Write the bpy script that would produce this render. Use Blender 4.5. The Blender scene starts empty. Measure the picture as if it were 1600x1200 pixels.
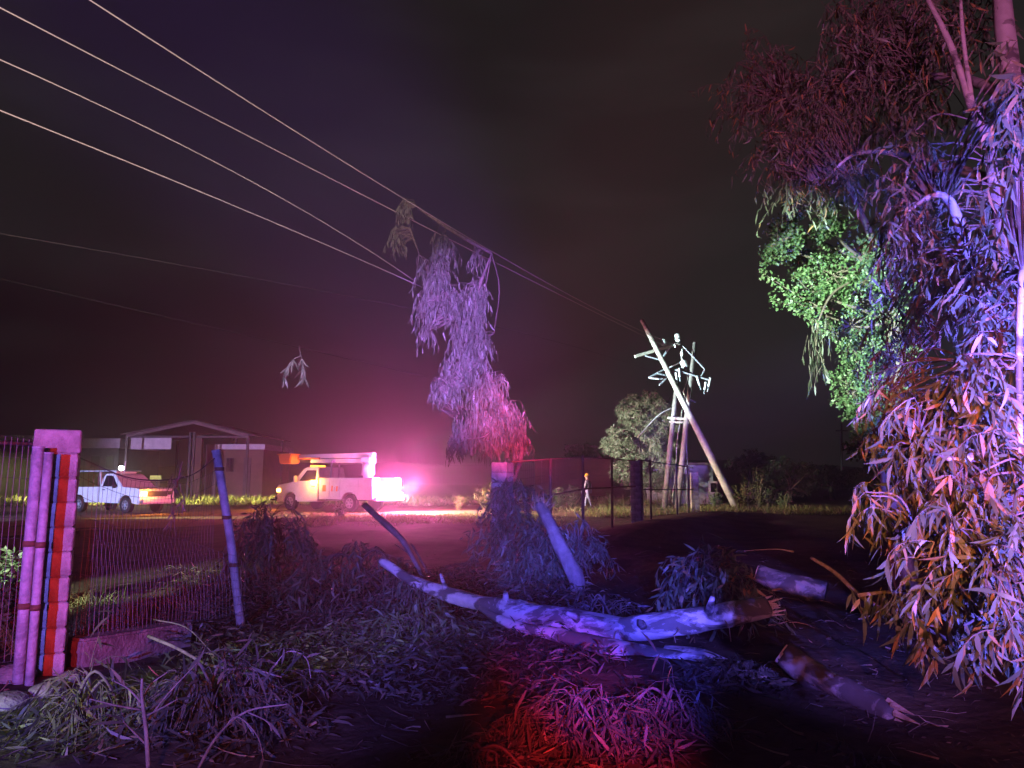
import bpy, bmesh, math, random
import numpy as np
from mathutils import Vector, Matrix, noise as mnoise

random.seed(7)
RNG = np.random.default_rng(7)
R = math.radians
scene = bpy.context.scene
COL = scene.collection

# ------------------------------------------------------------------ camera
PITCH, CAMZ, FPX = R(7.25), 1.6, 1164.0
cam_d = bpy.data.cameras.new('camera')
cam_d.sensor_width = 36.0
cam_d.lens = 36.0 * FPX / 1600.0
cam_d.clip_start, cam_d.clip_end = 0.05, 1500
cam = bpy.data.objects.new('camera', cam_d)
COL.objects.link(cam)
cam.location = (0, 0, CAMZ)
cam.rotation_euler = (math.pi / 2 + PITCH, 0, 0)
scene.camera = cam
CP, SP = math.cos(PITCH), math.sin(PITCH)

def at(px, py, Y):
    """the point of the place seen at photo pixel px,py that lies Y metres ahead"""
    u, v = (px - 800) / FPX, (600 - py) / FPX
    d = Vector((u, CP - v * SP, SP + v * CP))
    k = Y / d.y
    return Vector((d.x * k, Y, CAMZ + d.z * k))

def project(p):
    """photo pixels of points (n,3)"""
    p = np.asarray(p, float).reshape(-1, 3)
    f = p[:, 1] * CP + (p[:, 2] - CAMZ) * SP
    u = -p[:, 1] * SP + (p[:, 2] - CAMZ) * CP
    return 800 + p[:, 0] / f * FPX, 600 - u / f * FPX, f

# ------------------------------------------------------------------ world (overcast night sky)
world = bpy.data.worlds.new('World')
scene.world = world
world.use_nodes = True
wn, wl = world.node_tree.nodes, world.node_tree.links
bg = wn['Background']
tc = wn.new('ShaderNodeTexCoord')
mp = wn.new('ShaderNodeMapping'); mp.inputs['Scale'].default_value = (2.2, 2.2, 9.0)
wl.new(tc.outputs['Generated'], mp.inputs[0])
nz = wn.new('ShaderNodeTexNoise'); nz.inputs['Scale'].default_value = 1.6; nz.inputs['Detail'].default_value = 6
wl.new(mp.outputs[0], nz.inputs['Vector'])
rp = wn.new('ShaderNodeValToRGB')
rp.color_ramp.elements[0].position = .45; rp.color_ramp.elements[0].color = (.0030, .0025, .0022, 1)
rp.color_ramp.elements[1].position = .80; rp.color_ramp.elements[1].color = (.0100, .0090, .0088, 1)
wl.new(nz.outputs[0], rp.inputs[0])
# town glow low on the horizon beyond the broken poles
dt = wn.new('ShaderNodeVectorMath'); dt.operation = 'DOT_PRODUCT'
wl.new(tc.outputs['Generated'], dt.inputs[0]); dt.inputs[1].default_value = Vector((.42, .90, .10)).normalized()
mr = wn.new('ShaderNodeMapRange'); mr.inputs[1].default_value = .55; mr.inputs[2].default_value = 1.0
mr.interpolation_type = 'SMOOTHSTEP'
wl.new(dt.outputs['Value'], mr.inputs[0])
gm = wn.new('ShaderNodeMix'); gm.data_type = 'RGBA'; gm.blend_type = 'ADD'
gc = wn.new('ShaderNodeMix'); gc.data_type = 'RGBA'
gc.inputs[6].default_value = (0, 0, 0, 1); gc.inputs[7].default_value = (.0130, .0118, .0118, 1)
wl.new(mr.outputs[0], gc.inputs[0])
gm.inputs[0].default_value = 1
wl.new(rp.outputs[0], gm.inputs[6]); wl.new(gc.outputs[2], gm.inputs[7])
sky = wn.new('ShaderNodeTexSky'); sky.sky_type = 'NISHITA'; sky.sun_disc = False
sky.sun_elevation = R(-9); sky.sun_rotation = R(160)
sm = wn.new('ShaderNodeMix'); sm.data_type = 'RGBA'; sm.blend_type = 'ADD'; sm.inputs[0].default_value = .05
wl.new(gm.outputs[2], sm.inputs[6]); wl.new(sky.outputs[0], sm.inputs[7])
wl.new(sm.outputs[2], bg.inputs[0])
bg.inputs[1].default_value = 1.0

# ------------------------------------------------------------------ lamps
vs = scene.view_settings
vs.view_transform = 'Standard'; vs.look = 'None'; vs.exposure = 0; vs.gamma = 1; vs.use_curve_mapping = False

def spot(name, pos, target, col, watts, cone, blend=.5, size=.05):
    l = bpy.data.lights.new(name, 'SPOT'); l.energy = watts; l.color = col
    l.spot_size = R(cone); l.spot_blend = blend; l.shadow_soft_size = size
    o = bpy.data.objects.new(name, l); COL.objects.link(o)
    o.location = pos
    o.rotation_euler = (Vector(target) - Vector(pos)).to_track_quat('-Z', 'Y').to_euler()
    return o

def point(name, pos, col, watts, size=.06):
    l = bpy.data.lights.new(name, 'POINT'); l.energy = watts; l.color = col; l.shadow_soft_size = size
    o = bpy.data.objects.new(name, l); COL.objects.link(o); o.location = pos
    return o

BLUE, RED, AMB = (.10, .10, 1.0), (1.0, .03, .045), (1.0, .33, .045)
VIO, WHITE = (.40, .20, 1.0), (.80, 1.0, .90)
# beacons of the patrol vehicle standing behind the camera
spot('beacon_blue', (-2.3, -1.5, 1.95), at(400, 740, 10), (.19, .14, 1.0), 3900, 50, .8, .03)
spot('beacon_red', (-.5, -1.9, 1.95), at(105, 850, 7), RED, 2900, 17, .6, .03)
spot('beacon_violet', (-.5, -2.0, 2.0), at(735, 540, 18.5), (.40, .17, 1.0), 130000, 16, .8)
spot('beacon_red', (.2, -2.0, 2.0), at(815, 660, 18), (1, .05, .12), 65000, 9.5, 1)
spot('beacon_white', (-1.2, -2.0, 2.0), at(300, 40, 14), (1.0, .70, .68), 20000, 46, .6)
spot('beacon_blue', (.3, -2.0, 1.95), at(940, 955, 8), (.06, .06, 1), 10000, 15, .9)
spot('beacon_blue', (-.2, -2.0, 1.95), at(825, 810, 13), (.13, .12, 1), 9500, 11, .8)
spot('beacon_violet', (.6, -2.0, 1.95), at(1062, 690, 40), VIO, 90000, 7, .8)
spot('beacon_blue', (2.4, -1.5, 2.0), at(1535, 500, 5), (.13, .11, 1), 18000, 28, .9)
spot('beacon_blue', (1.6, -1.8, 2.0), at(1305, 330, 7.2), BLUE, 9000, 7, .8)
spot('beacon_blue', (2.2, -1.6, 1.9), at(1550, 750, 4), (.13, .10, 1.0), 14000, 28, .8)
spot('beacon_red', (.6, -2.0, 1.95), at(1605, 660, 4), RED, 1600, 16, .9)
spot('beacon_amber', (-.2, -1.9, 1.9), at(1450, 770, 4.4), AMB, 2800, 16, .9)
spot('beacon_red', (.4, -1.9, 1.9), at(1560, 840, 4.2), (1, .26, .44), 2400, 24, .9)
spot('beacon_red', (.9, -1.9, 1.95), at(1290, 230, 7), (1, .26, .20), 1100, 30, .9)
spot('beacon_violet', (1.1, -1.9, 1.95), at(1330, 230, 7), (.75, .2, .85), 2600, 25, 1)
spot('beacon_red', (.5, -1.9, 1.9), at(920, 1140, 4.6), RED, 4200, 12.5, 1)
# white search lamps out of view at left, more beacons, and added blue spots
spot('search_lamp', (-5.5, -1.5, 2.3), at(1345, 505, 9.5), (.74, 1, .80), 70000, 11.5, .8)
spot('search_lamp', (-7.4, .8, 2.3), at(-70, 910, 8.6), (.9, 1, .85), 16000, 11, .6)
spot('search_lamp', (-5.6, .6, 1.7), at(40, 1120, 4.9), (.85, 1, .55), 1400, 20, .9)
spot('beacon_blue', (-.9, -2.0, 1.95), at(640, 970, 8.4), (.16, .11, 1), 5200, 15, 1)
spot('beacon_violet', (-.6, -2.0, 2.0), at(463, 580, 17.3), (.6, .42, 1), 60000, 3.4, .8)
spot('beacon_red', (-.3, -1.9, 1.9), at(330, 1100, 5), (1, .22, .2), 700, 18, .9)
spot('added_left_spot', (-27, 15, 2.0), (-18.5, 35, 1.0), (.42, .45, 1.0), 40000, 22, .8)  # added spots tint the pickup, truck and houses; no vehicle stands there
spot('added_left_spot', (-25, 15, 2.0), (-8.5, 36.5, 1.3), (.55, .36, 1.0), 15000, 14, .8)
spot('added_left_spot', (-29, 15, 2.2), (-24, 58, 4.6), (.62, .40, 1.0), 60000, 26, .8)
# search lamps of the repair truck, headlamps of an unseen vehicle on the left
spot('search_lamp', (-4.6, 32.5, 2.9), at(1050, 590, 41), (.66, .97, 1.0), 80000, 22, .7)
spot('search_lamp', (-4.6, 32.4, 2.7), at(1000, 690, 46), (.92, 1.0, .86), 60000, 20, .8)
spot('search_lamp', (-4.6, 32.3, 2.5), at(1120, 785, 40), (.95, 1.0, .78), 14000, 24, .8)
spot('headlamp', (-46, 44, 4.6), (-22, 48, 0), (1.0, .92, .32), 900000, 13, .8)
spot('headlamp', (-30, 28, 2.2), (-7.0, 31.6, 0), (1.0, .90, .50), 110000, 9, .7)
spot('added_worker_spot', (-4.6, 32.5, 2.6), at(919, 770, 40.2), (.85, .85, 1.0), 3500, 16, .9)  # spot added only to brighten the walking worker

# ------------------------------------------------------------------ materials
def mat(name, col, rough=.8, spec=.3, metal=0, var=None, scale=6, bump=0, bscale=40, coord='Object'):
    m = bpy.data.materials.new(name); m.use_nodes = True
    n, l = m.node_tree.nodes, m.node_tree.links
    b = n['Principled BSDF']
    b.inputs['Base Color'].default_value = (*col, 1)
    b.inputs['Roughness'].default_value = rough
    b.inputs['Specular IOR Level'].default_value = spec
    b.inputs['Metallic'].default_value = metal
    t = n.new('ShaderNodeTexCoord')
    if var:
        x = n.new('ShaderNodeTexNoise'); x.inputs['Scale'].default_value = scale; x.inputs['Detail'].default_value = 7
        x.inputs['Roughness'].default_value = .65
        l.new(t.outputs[coord], x.inputs['Vector'])
        r = n.new('ShaderNodeValToRGB')
        r.color_ramp.elements[0].position = .36; r.color_ramp.elements[0].color = (*col, 1)
        r.color_ramp.elements[1].position = .64; r.color_ramp.elements[1].color = (*var, 1)
        l.new(x.outputs[0], r.inputs[0]); l.new(r.outputs[0], b.inputs['Base Color'])
    if bump:
        x2 = n.new('ShaderNodeTexNoise'); x2.inputs['Scale'].default_value = bscale; x2.inputs['Detail'].default_value = 6
        l.new(t.outputs[coord], x2.inputs['Vector'])
        bp = n.new('ShaderNodeBump'); bp.inputs['Strength'].default_value = bump; bp.inputs['Distance'].default_value = .03
        l.new(x2.outputs[0], bp.inputs['Height']); l.new(bp.outputs[0], b.inputs['Normal'])
    return m

def emit(name, col, s):
    m = bpy.data.materials.new(name); m.use_nodes = True
    b = m.node_tree.nodes['Principled BSDF']
    b.inputs['Base Color'].default_value = (*col, 1)
    b.inputs['Emission Color'].default_value = (*col, 1)
    b.inputs['Emission Strength'].default_value = s
    return m

def leafmat(name, stops, rough=.45, trans=.35):
    m = bpy.data.materials.new(name); m.use_nodes = True
    n, l = m.node_tree.nodes, m.node_tree.links
    b = n['Principled BSDF']; out = n['Material Output']
    g = n.new('ShaderNodeNewGeometry'); oi = n.new('ShaderNodeObjectInfo')
    ad = n.new('ShaderNodeMath'); ad.operation = 'ADD'
    fr = n.new('ShaderNodeMath'); fr.operation = 'FRACT'
    l.new(g.outputs['Random Per Island'], ad.inputs[0]); l.new(oi.outputs['Random'], ad.inputs[1])
    l.new(ad.outputs[0], fr.inputs[0])
    r = n.new('ShaderNodeValToRGB')
    els = r.color_ramp.elements
    while len(els) < len(stops): els.new(.5)
    for e, (p, c) in zip(els, stops): e.position = p; e.color = (*c, 1)
    l.new(fr.outputs[0], r.inputs[0])
    l.new(r.outputs[0], b.inputs['Base Color'])
    b.inputs['Roughness'].default_value = rough; b.inputs['Specular IOR Level'].default_value = .45
    tr = n.new('ShaderNodeBsdfTranslucent'); l.new(r.outputs[0], tr.inputs[0])
    mx = n.new('ShaderNodeMixShader'); mx.inputs[0].default_value = trans
    l.new(b.outputs[0], mx.inputs[1]); l.new(tr.outputs[0], mx.inputs[2]); l.new(mx.outputs[0], out.inputs[0])
    return m

def barkmat(name, pale, dark, scale=3.0, edge=.5):
    """peeling gum bark: pale smooth patches with torn outlines between darker bark"""
    m = bpy.data.materials.new(name); m.use_nodes = True
    n, l = m.node_tree.nodes, m.node_tree.links
    b = n['Principled BSDF']; b.inputs['Roughness'].default_value = .7
    t = n.new('ShaderNodeTexCoord')
    x = n.new('ShaderNodeTexNoise'); x.inputs['Scale'].default_value = scale; x.inputs['Detail'].default_value = 6
    x.inputs['Roughness'].default_value = .58; x.inputs['Distortion'].default_value = .5
    mpn = n.new('ShaderNodeMapping'); mpn.inputs['Scale'].default_value = (1, 2.0, 2.0)
    l.new(t.outputs['Object'], mpn.inputs[0]); l.new(mpn.outputs[0], x.inputs['Vector'])
    r = n.new('ShaderNodeValToRGB'); r.color_ramp.interpolation = 'LINEAR'
    mid = tuple(.62 * p + .38 * q for p, q in zip(dark, pale))
    els = r.color_ramp.elements
    while len(els) < 6: els.new(.5)
    for e, (p, c) in zip(els, ((0, dark), (edge - .05, dark), (edge - .04, mid), (edge - .004, mid), (edge + .006, pale), (1, pale))): e.position = p; e.color = (*c, 1)
    l.new(x.outputs[0], r.inputs[0])
    y = n.new('ShaderNodeTexNoise'); y.inputs['Scale'].default_value = 14; y.inputs['Detail'].default_value = 8
    l.new(t.outputs['Object'], y.inputs['Vector'])
    mr_ = n.new('ShaderNodeMapRange'); mr_.inputs[3].default_value = .65; mr_.inputs[4].default_value = 1.15
    l.new(y.outputs[0], mr_.inputs[0])
    mm = n.new('ShaderNodeMix'); mm.data_type = 'RGBA'; mm.blend_type = 'MULTIPLY'; mm.inputs[0].default_value = 1
    l.new(r.outputs[0], mm.inputs[6]); l.new(mr_.outputs[0], mm.inputs[7]); l.new(mm.outputs[2], b.inputs['Base Color'])
    bp = n.new('ShaderNodeBump'); bp.inputs['Strength'].default_value = .5; bp.inputs['Distance'].default_value = .015; bp.invert = True
    l.new(r.outputs[0], bp.inputs['Height'])
    bp2 = n.new('ShaderNodeBump'); bp2.inputs['Strength'].default_value = .35; bp2.inputs['Distance'].default_value = .01
    l.new(y.outputs[0], bp2.inputs['Height']); l.new(bp.outputs[0], bp2.inputs['Normal']); l.new(bp2.outputs[0], b.inputs['Normal'])
    return m

M = {}
M['soil'] = mat('soil', (.040, .029, .020), .95, .1, var=(.095, .070, .046), scale=1.3, bump=.9, bscale=9)
M['dirt'] = mat('dirt_road', (.16, .115, .07), .95, .1, var=(.26, .19, .12), scale=.9, bump=.6, bscale=6)
M['block'] = mat('concrete_block', (.24, .225, .205), .9, .2, var=(.47, .45, .41), scale=7, bump=.6, bscale=60)
M['mortar'] = mat('mortar', (.22, .21, .19), .95, .1, bump=.6, bscale=50)
M['kerb'] = mat('kerb_concrete', (.12, .11, .10), .92, .2, var=(.26, .24, .215), scale=5, bump=.7, bscale=30)
M['galv'] = mat('galvanised_steel', (.25, .27, .30), .72, .35, metal=.15, var=(.46, .49, .54), scale=9, bump=.4, bscale=35)
M['wire'] = mat('fence_wire', (.11, .11, .115), .55, .5, metal=.4)
M['rust'] = mat('rusted_steel', (.10, .055, .03), .8, .3, var=(.16, .09, .05), scale=20)
M['dark_steel'] = mat('dark_steel', (.05, .05, .055), .6, .4, metal=.3)
M['cable'] = mat('conductor', (.50, .46, .42), .5, .5, metal=.25)
M['faint_cable'] = mat('dull_conductor', (.05, .047, .044), .7, .3)
M['pole'] = mat('weathered_wood', (.30, .27, .22), .85, .2, var=(.46, .43, .37), scale=5, bump=.5, bscale=25)
M['pole_dark'] = mat('creosoted_wood', (.20, .17, .15), .85, .2, var=(.34, .30, .27), scale=5, bump=.5, bscale=25)
M['ceramic'] = mat('porcelain', (.80, .80, .76), .25, .5)
M['tank'] = mat('painted_tank', (.62, .64, .64), .4, .5)
M['white'] = mat('white_paint', (.72, .72, .74), .35, .5, var=(.62, .61, .60), scale=3)
M['glass'] = mat('dark_glass', (.012, .013, .016), .08, .6)
M['rubber'] = mat('rubber', (.022, .022, .022), .85, .2)
M['rim'] = mat('wheel_rim', (.30, .30, .31), .45, .5, metal=.5)
M['black'] = mat('black_plastic', (.03, .03, .03), .6, .3)
M['orange'] = mat('orange_paint', (.75, .24, .03), .45, .4)
M['roof'] = mat('tin_roof', (.09, .06, .052), .6, .3, var=(.14, .10, .085), scale=1.5)
M['fascia'] = mat('fascia_paint', (.62, .60, .60), .7, .3, var=(.48, .46, .46), scale=2)
M['plaster'] = mat('brown_plaster', (.11, .072, .048), .9, .2, var=(.16, .11, .075), scale=1.2)
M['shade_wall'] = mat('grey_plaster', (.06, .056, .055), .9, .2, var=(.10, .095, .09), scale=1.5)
M['hut'] = mat('pale_sheet_metal', (.46, .48, .50), .6, .4, var=(.36, .38, .40), scale=2)
M['redwall'] = mat('red_brown_sheet', (.075, .028, .022), .8, .2, var=(.11, .045, .035), scale=1.2)
M['bark'] = barkmat('gum_bark', (.40, .36, .32), (.10, .085, .075), 2.2, .47)
M['bark_log'] = barkmat('peeling_log_bark', (.58, .54, .50), (.13, .115, .10), 2.4, .525)
M['bark_dim'] = barkmat('darkened_bark', (.24, .20, .17), (.06, .048, .04), 3.0, .55)  # peeling bark darkened in colour to stand in for dim light
M['dry_twig'] = mat('dry_twig', (.14, .105, .085), .85, .2, var=(.27, .21, .17), scale=14)
M['twig'] = mat('twig_bark', (.10, .078, .058), .85, .2, var=(.19, .155, .12), scale=12)
M['palewood'] = mat('fresh_split_wood', (.62, .50, .36), .85, .2, var=(.46, .35, .24), scale=18, bump=.6, bscale=60)
M['splinter'] = mat('splintered_wood', (.20, .13, .08), .9, .2, var=(.42, .31, .2), scale=16)
M['leaf'] = leafmat('gum_leaf', [(0, (.075, .105, .055)), (.45, (.135, .165, .095)), (.80, (.17, .18, .11)), (.90, (.30, .19, .08)), (1, (.36, .21, .07))])
M['leaf_round'] = leafmat('round_leaf', [(0, (.06, .12, .045)), (.6, (.11, .19, .075)), (1, (.19, .25, .12))])
M['leaf_dry'] = leafmat('wilted_leaf', [(0, (.045, .05, .034)), (.5, (.085, .082, .058)), (.8, (.13, .105, .075)), (1, (.24, .175, .11))])
M['leaf_grey'] = leafmat('grey_green_leaf', [(0, (.09, .11, .07)), (.6, (.15, .17, .11)), (1, (.21, .22, .15))])
M['bush'] = leafmat('bush_leaf', [(0, (.035, .045, .025)), (1, (.07, .08, .045))])
M['grass'] = leafmat('dry_grass', [(0, (.08, .12, .03)), (.5, (.17, .19, .06)), (1, (.28, .24, .10))], .7)
M['litter'] = leafmat('leaf_litter', [(0, (.03, .022, .015)), (.7, (.06, .045, .03)), (1, (.14, .11, .075))], .8, .1)
M['hill'] = mat('hill', (.020, .020, .014), .95, .1)

# ------------------------------------------------------------------ builders
class MB:
    def __init__(s): s.v, s.f = [], []
    def add(s, vs_, fs):
        o = len(s.v); s.v += [tuple(q) for q in vs_]; s.f += [tuple(i + o for i in f) for f in fs]; return s
    def box(s, c, size, rot=None):
        hx, hy, hz = size[0] / 2, size[1] / 2, size[2] / 2
        p = [Vector((x, y, z)) for x in (-hx, hx) for y in (-hy, hy) for z in (-hz, hz)]
        if rot is not None: p = [rot @ q for q in p]
        c = Vector(c)
        return s.add([q + c for q in p], [(0, 1, 3, 2), (4, 6, 7, 5), (0, 4, 5, 1), (2, 3, 7, 6), (0, 2, 6, 4), (1, 5, 7, 3)])
    def bar(s, a, b, w, h=None):
        a, b = Vector(a), Vector(b); h = h or w
        q = (b - a).to_track_quat('X', 'Z').to_matrix()
        return s.box((a + b) / 2, ((b - a).length, w, h), q)
    def tube(s, pts, rad, n=8, cap=True, wob=0):
        pts = [Vector(p) for p in pts]
        if not hasattr(rad, '__len__'): rad = [rad] * len(pts)
        o = len(s.v); up = Vector((.31, .17, .93))
        for i, p in enumerate(pts):
            d = (pts[min(i + 1, len(pts) - 1)] - pts[max(i - 1, 0)]).normalized()
            a = d.cross(up)
            if a.length < .05: a = d.cross(Vector((1, 0, 0)))
            a.normalize(); b = d.cross(a)
            for k in range(n):
                t = 2 * math.pi * k / n
                r = rad[i] * (1 + (wob * (mnoise.noise(p * 2.3 + Vector((math.cos(t), math.sin(t), 0)) * 1.2) + .5 * mnoise.noise(p * 7 + Vector((math.cos(t), math.sin(t), 0)) * 2.2)) if wob else 0))
                s.v.append(tuple(p + a * math.cos(t) * r + b * math.sin(t) * r))
        for i in range(len(pts) - 1):
            for k in range(n):
                k2 = (k + 1) % n
                s.f.append((o + i * n + k, o + i * n + k2, o + (i + 1) * n + k2, o + (i + 1) * n + k))
        if cap:
            s.f.append(tuple(o + k for k in reversed(range(n))))
            s.f.append(tuple(o + (len(pts) - 1) * n + k for k in range(n)))
        return s
    def prism(s, poly, y0, y1, top=None):
        """side outline poly [(x,z)] pushed from y0 to y1; top=(z,inset) narrows it above z"""
        n = len(poly)
        def yy(y, z):
            if top and z > top[0]:
                return y - math.copysign(top[1] * (z - top[0]), y - (y0 + y1) / 2)
            return y
        vs_ = [(x, yy(y0, z), z) for x, z in poly] + [(x, yy(y1, z), z) for x, z in poly]
        fs = [tuple(range(n)), tuple(reversed(range(n, 2 * n)))]
        fs += [(i, i + n, (i + 1) % n + n, (i + 1) % n) for i in range(n)]
        return s.add(vs_, fs)
    def build(s, name, m, parent=None, smooth=False, bevel=0):
        me = bpy.data.meshes.new(name); me.from_pydata(s.v, [], s.f)
        bm = bmesh.new(); bm.from_mesh(me); bmesh.ops.recalc_face_normals(bm, faces=bm.faces)
        if bevel:
            bmesh.ops.bevel(bm, geom=[e for e in bm.edges if e.calc_face_angle(0) > .5], offset=bevel, segments=2, affect='EDGES', clamp_overlap=True)
        bm.to_mesh(me); bm.free()
        return link(name, me, m, parent, smooth)

def link(name, me, m, parent=None, smooth=False):
    me.materials.append(m) if not me.materials else None
    if smooth:
        me.polygons.foreach_set('use_smooth', np.ones(len(me.polygons), bool))
    o = bpy.data.objects.new(name, me); COL.objects.link(o)
    if parent is not None: attach(o, parent)
    return o

ORIG = {}
def attach(o, parent):
    """parent keeping world place: parents here carry translation (and maybe a turn) only"""
    o.parent = parent
    o.matrix_parent_inverse = ORIG.get(parent.name, Matrix()).inverted()

def thing(name, label, cat, loc=(0, 0, 0), group=None, local=False):
    o = bpy.data.objects.new(name, None); COL.objects.link(o); o.location = loc
    o.empty_display_size = .2
    tag(o, label, cat, group)
    ORIG[o.name] = Matrix() if local else Matrix.Translation(Vector(loc))
    return o

def tag(o, label=None, cat=None, group=None, kind=None):
    if label: o['label'] = label
    if cat: o['category'] = cat
    if group: o['group'] = group
    if kind: o['kind'] = kind
    return o

def quads_mesh(name, V, nq):
    """V (n*8,3): strips of 4 stations, 3 quads each"""
    me = bpy.data.meshes.new(name)
    n = len(V) // 8
    base = (np.arange(n) * 8)[:, None, None]
    q = np.array([[0, 1, 3, 2], [2, 3, 5, 4], [4, 5, 7, 6]])[None]
    idx = (base + q).reshape(-1)
    me.vertices.add(len(V)); me.vertices.foreach_set('co', V.astype(np.float32).ravel())
    me.loops.add(len(idx)); me.loops.foreach_set('vertex_index', idx.astype(np.int32))
    me.polygons.add(n * 3); me.polygons.foreach_set('loop_start', (np.arange(n * 3) * 4).astype(np.int32))
    me.update(calc_edges=True); me.validate()
    return me

def unit(a): return a / np.maximum(np.linalg.norm(a, axis=1, keepdims=True), 1e-9)

WPROF = {'lance': [.22, .95, .80, .03], 'round': [.35, 1.0, .95, .30], 'blade': [.9, .8, .5, .03]}
TST = np.array([0, .30, .66, 1.0])
def leaf_frames(D):
    rnd = RNG.normal(size=D.shape)
    S = unit(np.cross(D, rnd)); N = np.cross(S, D)
    return S, N
def leaf_verts(P, D, L, W, prof='lance', droop=.18, bend=.16, frames=None):
    n = len(P)
    S, N = frames if frames is not None else leaf_frames(D)
    b1 = RNG.normal(0, bend, (n, 1)); b2 = RNG.normal(0, bend * .6, (n, 1))
    out = np.empty((n, 8, 3))
    wp = WPROF[prof]
    for i, t in enumerate(TST):
        c = P + (D * t + S * b1 * t * t + N * b2 * t * t) * L[:, None]
        c[:, 2] -= droop * t * t * L
        w = (W * wp[i] * .5)[:, None]
        out[:, i * 2] = c - S * w + N * w * .25; out[:, i * 2 + 1] = c + S * w + N * w * .25
    return out.reshape(-1, 3)

class Leaves:
    """collects leaf seats, then writes them as one mass and, for big ones, one object each"""
    def __init__(s): s.P, s.D, s.L, s.W = [], [], [], []
    def add(s, p, d, l, w): s.P.append(tuple(p)); s.D.append(tuple(d)); s.L.append(l); s.W.append(w)
    def build(s, m, parent, prof='lance', single=0, name='foliage', droop=.18, bend=.16, minpx=10):
        P, D, L, W = np.array(s.P), unit(np.array(s.D)), np.array(s.L), np.array(s.W)
        S, N = leaf_frames(D)
        keep = np.ones(len(P), bool)
        if single:
            x, y, f = project(P + D * L[:, None] * .5)
            size = L / np.maximum(f, .3) * FPX
            ok = (x > 0) & (x < 1600) & (y > 0) & (y < 1200) & (f > .5) & (size > minpx * 1.6)
            cand = np.where(ok)[0]
            pick = cand[np.argsort(-size[cand] + f[cand] * 2)][:single]
            keep[pick] = False
            key = (m.name, prof)
            if key not in UNIT:
                UNIT[key] = []
                for k in range(4):
                    v = leaf_verts(np.zeros((1, 3)), np.array([[0, 1., 0]]), np.ones(1), np.full(1, .17 if prof == 'lance' else .6), prof, 0, .42,
                                   (np.array([[1., 0, 0]]), np.array([[0, 0, 1.]])))
                    me = quads_mesh('leaf', v, 3); me.materials.append(m); UNIT[key].append(me)
            for i in pick:
                o = bpy.data.objects.new('leaf', UNIT[key][int(i) % 4]); COL.objects.link(o)
                mt = Matrix((S[i], D[i], N[i])).transposed().to_4x4()
                wref = .17 if prof == 'lance' else .6
                mt = Matrix.Translation(P[i]) @ mt @ Matrix.Diagonal((W[i] / wref, L[i], L[i], 1))
                attach(o, parent); o.matrix_basis = mt
        v = leaf_verts(P[keep], D[keep], L[keep], W[keep], prof, droop, bend, (S[keep], N[keep]))
        me = quads_mesh(name, v, 3)
        o = link(name, me, m, parent, smooth=True)
        o['kind'] = 'stuff'
        return o
UNIT = {}

def rv(s=1.0): return Vector((random.gauss(0, s), random.gauss(0, s), random.gauss(0, s)))

def branchlet(mb, lv, p, d, length, leaf=.15, lw=.022, step=.05, grav=.5, r=.004, spread=.55, n_seg=6, pend=.9):
    """a weeping twig from p along d that bends down, leaves alternating along it"""
    p = Vector(p); d = Vector(d).normalized(); pts = [p.copy()]
    seg = length / n_seg; acc = 0
    for i in range(n_seg):
        d = (d + Vector((0, 0, -grav / n_seg * 2)) + rv(.10)).normalized()
        q = p + d * seg
        k = max(1, int(seg / step))
        for j in range(k):
            pos = p.lerp(q, (j + random.random()) / k)
            ld = (d * .5 + rv(spread) + Vector((0, 0, -pend))).normalized()
            l = leaf * random.uniform(.45, 1.25)
            lv.add(pos, ld, l, lw * random.uniform(.75, 1.25))
        p = q; pts.append(p.copy())
    mb.tube(pts, [r * (1 - .7 * i / n_seg) for i in range(n_seg + 1)], 3, False)
    return pts

def curve_pts(ctrl, n=10, jit=0):
    """Catmull-Rom through control points"""
    c = [Vector(p) for p in ctrl]; c = [c[0] * 2 - c[1]] + c + [c[-1] * 2 - c[-2]]
    out = []
    for i in range(1, len(c) - 2):
        for k in range(n):
            t = k / n
            a, b, cc, dd = c[i - 1], c[i], c[i + 1], c[i + 2]
            out.append(.5 * ((2 * b) + (cc - a) * t + (2 * a - 5 * b + 4 * cc - dd) * t * t + (3 * b - a - 3 * cc + dd) * t ** 3) + (rv(jit) if jit else Vector()))
    out.append(c[-2]); return out

def lerp_list(vals, n):
    x = np.linspace(0, len(vals) - 1, n); return list(np.interp(x, range(len(vals)), vals))

# ------------------------------------------------------------------ the ground
FP1, FP2, FP3 = Vector((-3.83, 6.3, 0)), Vector((-.19, 14.8, 0)), Vector((3.98, 24.0, 0))
FD = (FP3 - FP1).normalized()
def fence(s): return FP1 + FD * s          # a point s metres along the fence line
def gz(x, y):
    p = Vector((x, y, 0))
    rel = p - FP1; s = rel.dot(FD); d = rel.x * FD.y - rel.y * FD.x
    near = math.exp(-max(0, y - 26) / 6) if y > 26 else 1
    z = (.10 * mnoise.noise(Vector((x * .35, y * .35, 1.7))) + .05 * mnoise.noise(Vector((x * 1.3, y * 1.3, 4.1))) + .022 * mnoise.noise(Vector((x * 4, y * 4, 8)))) * near
    z += .30 * math.exp(-((d - 1.0) / 1.6) ** 2) * min(1, max(0, (s - 9) / 6)) * (1 if s < 24 else math.exp(-((s - 24) / 6) ** 2))
    if x > 6: z += .28 * min(1, (x - 6) / 6) * math.exp(-((y - 24) / 8) ** 2)
    return z

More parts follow.
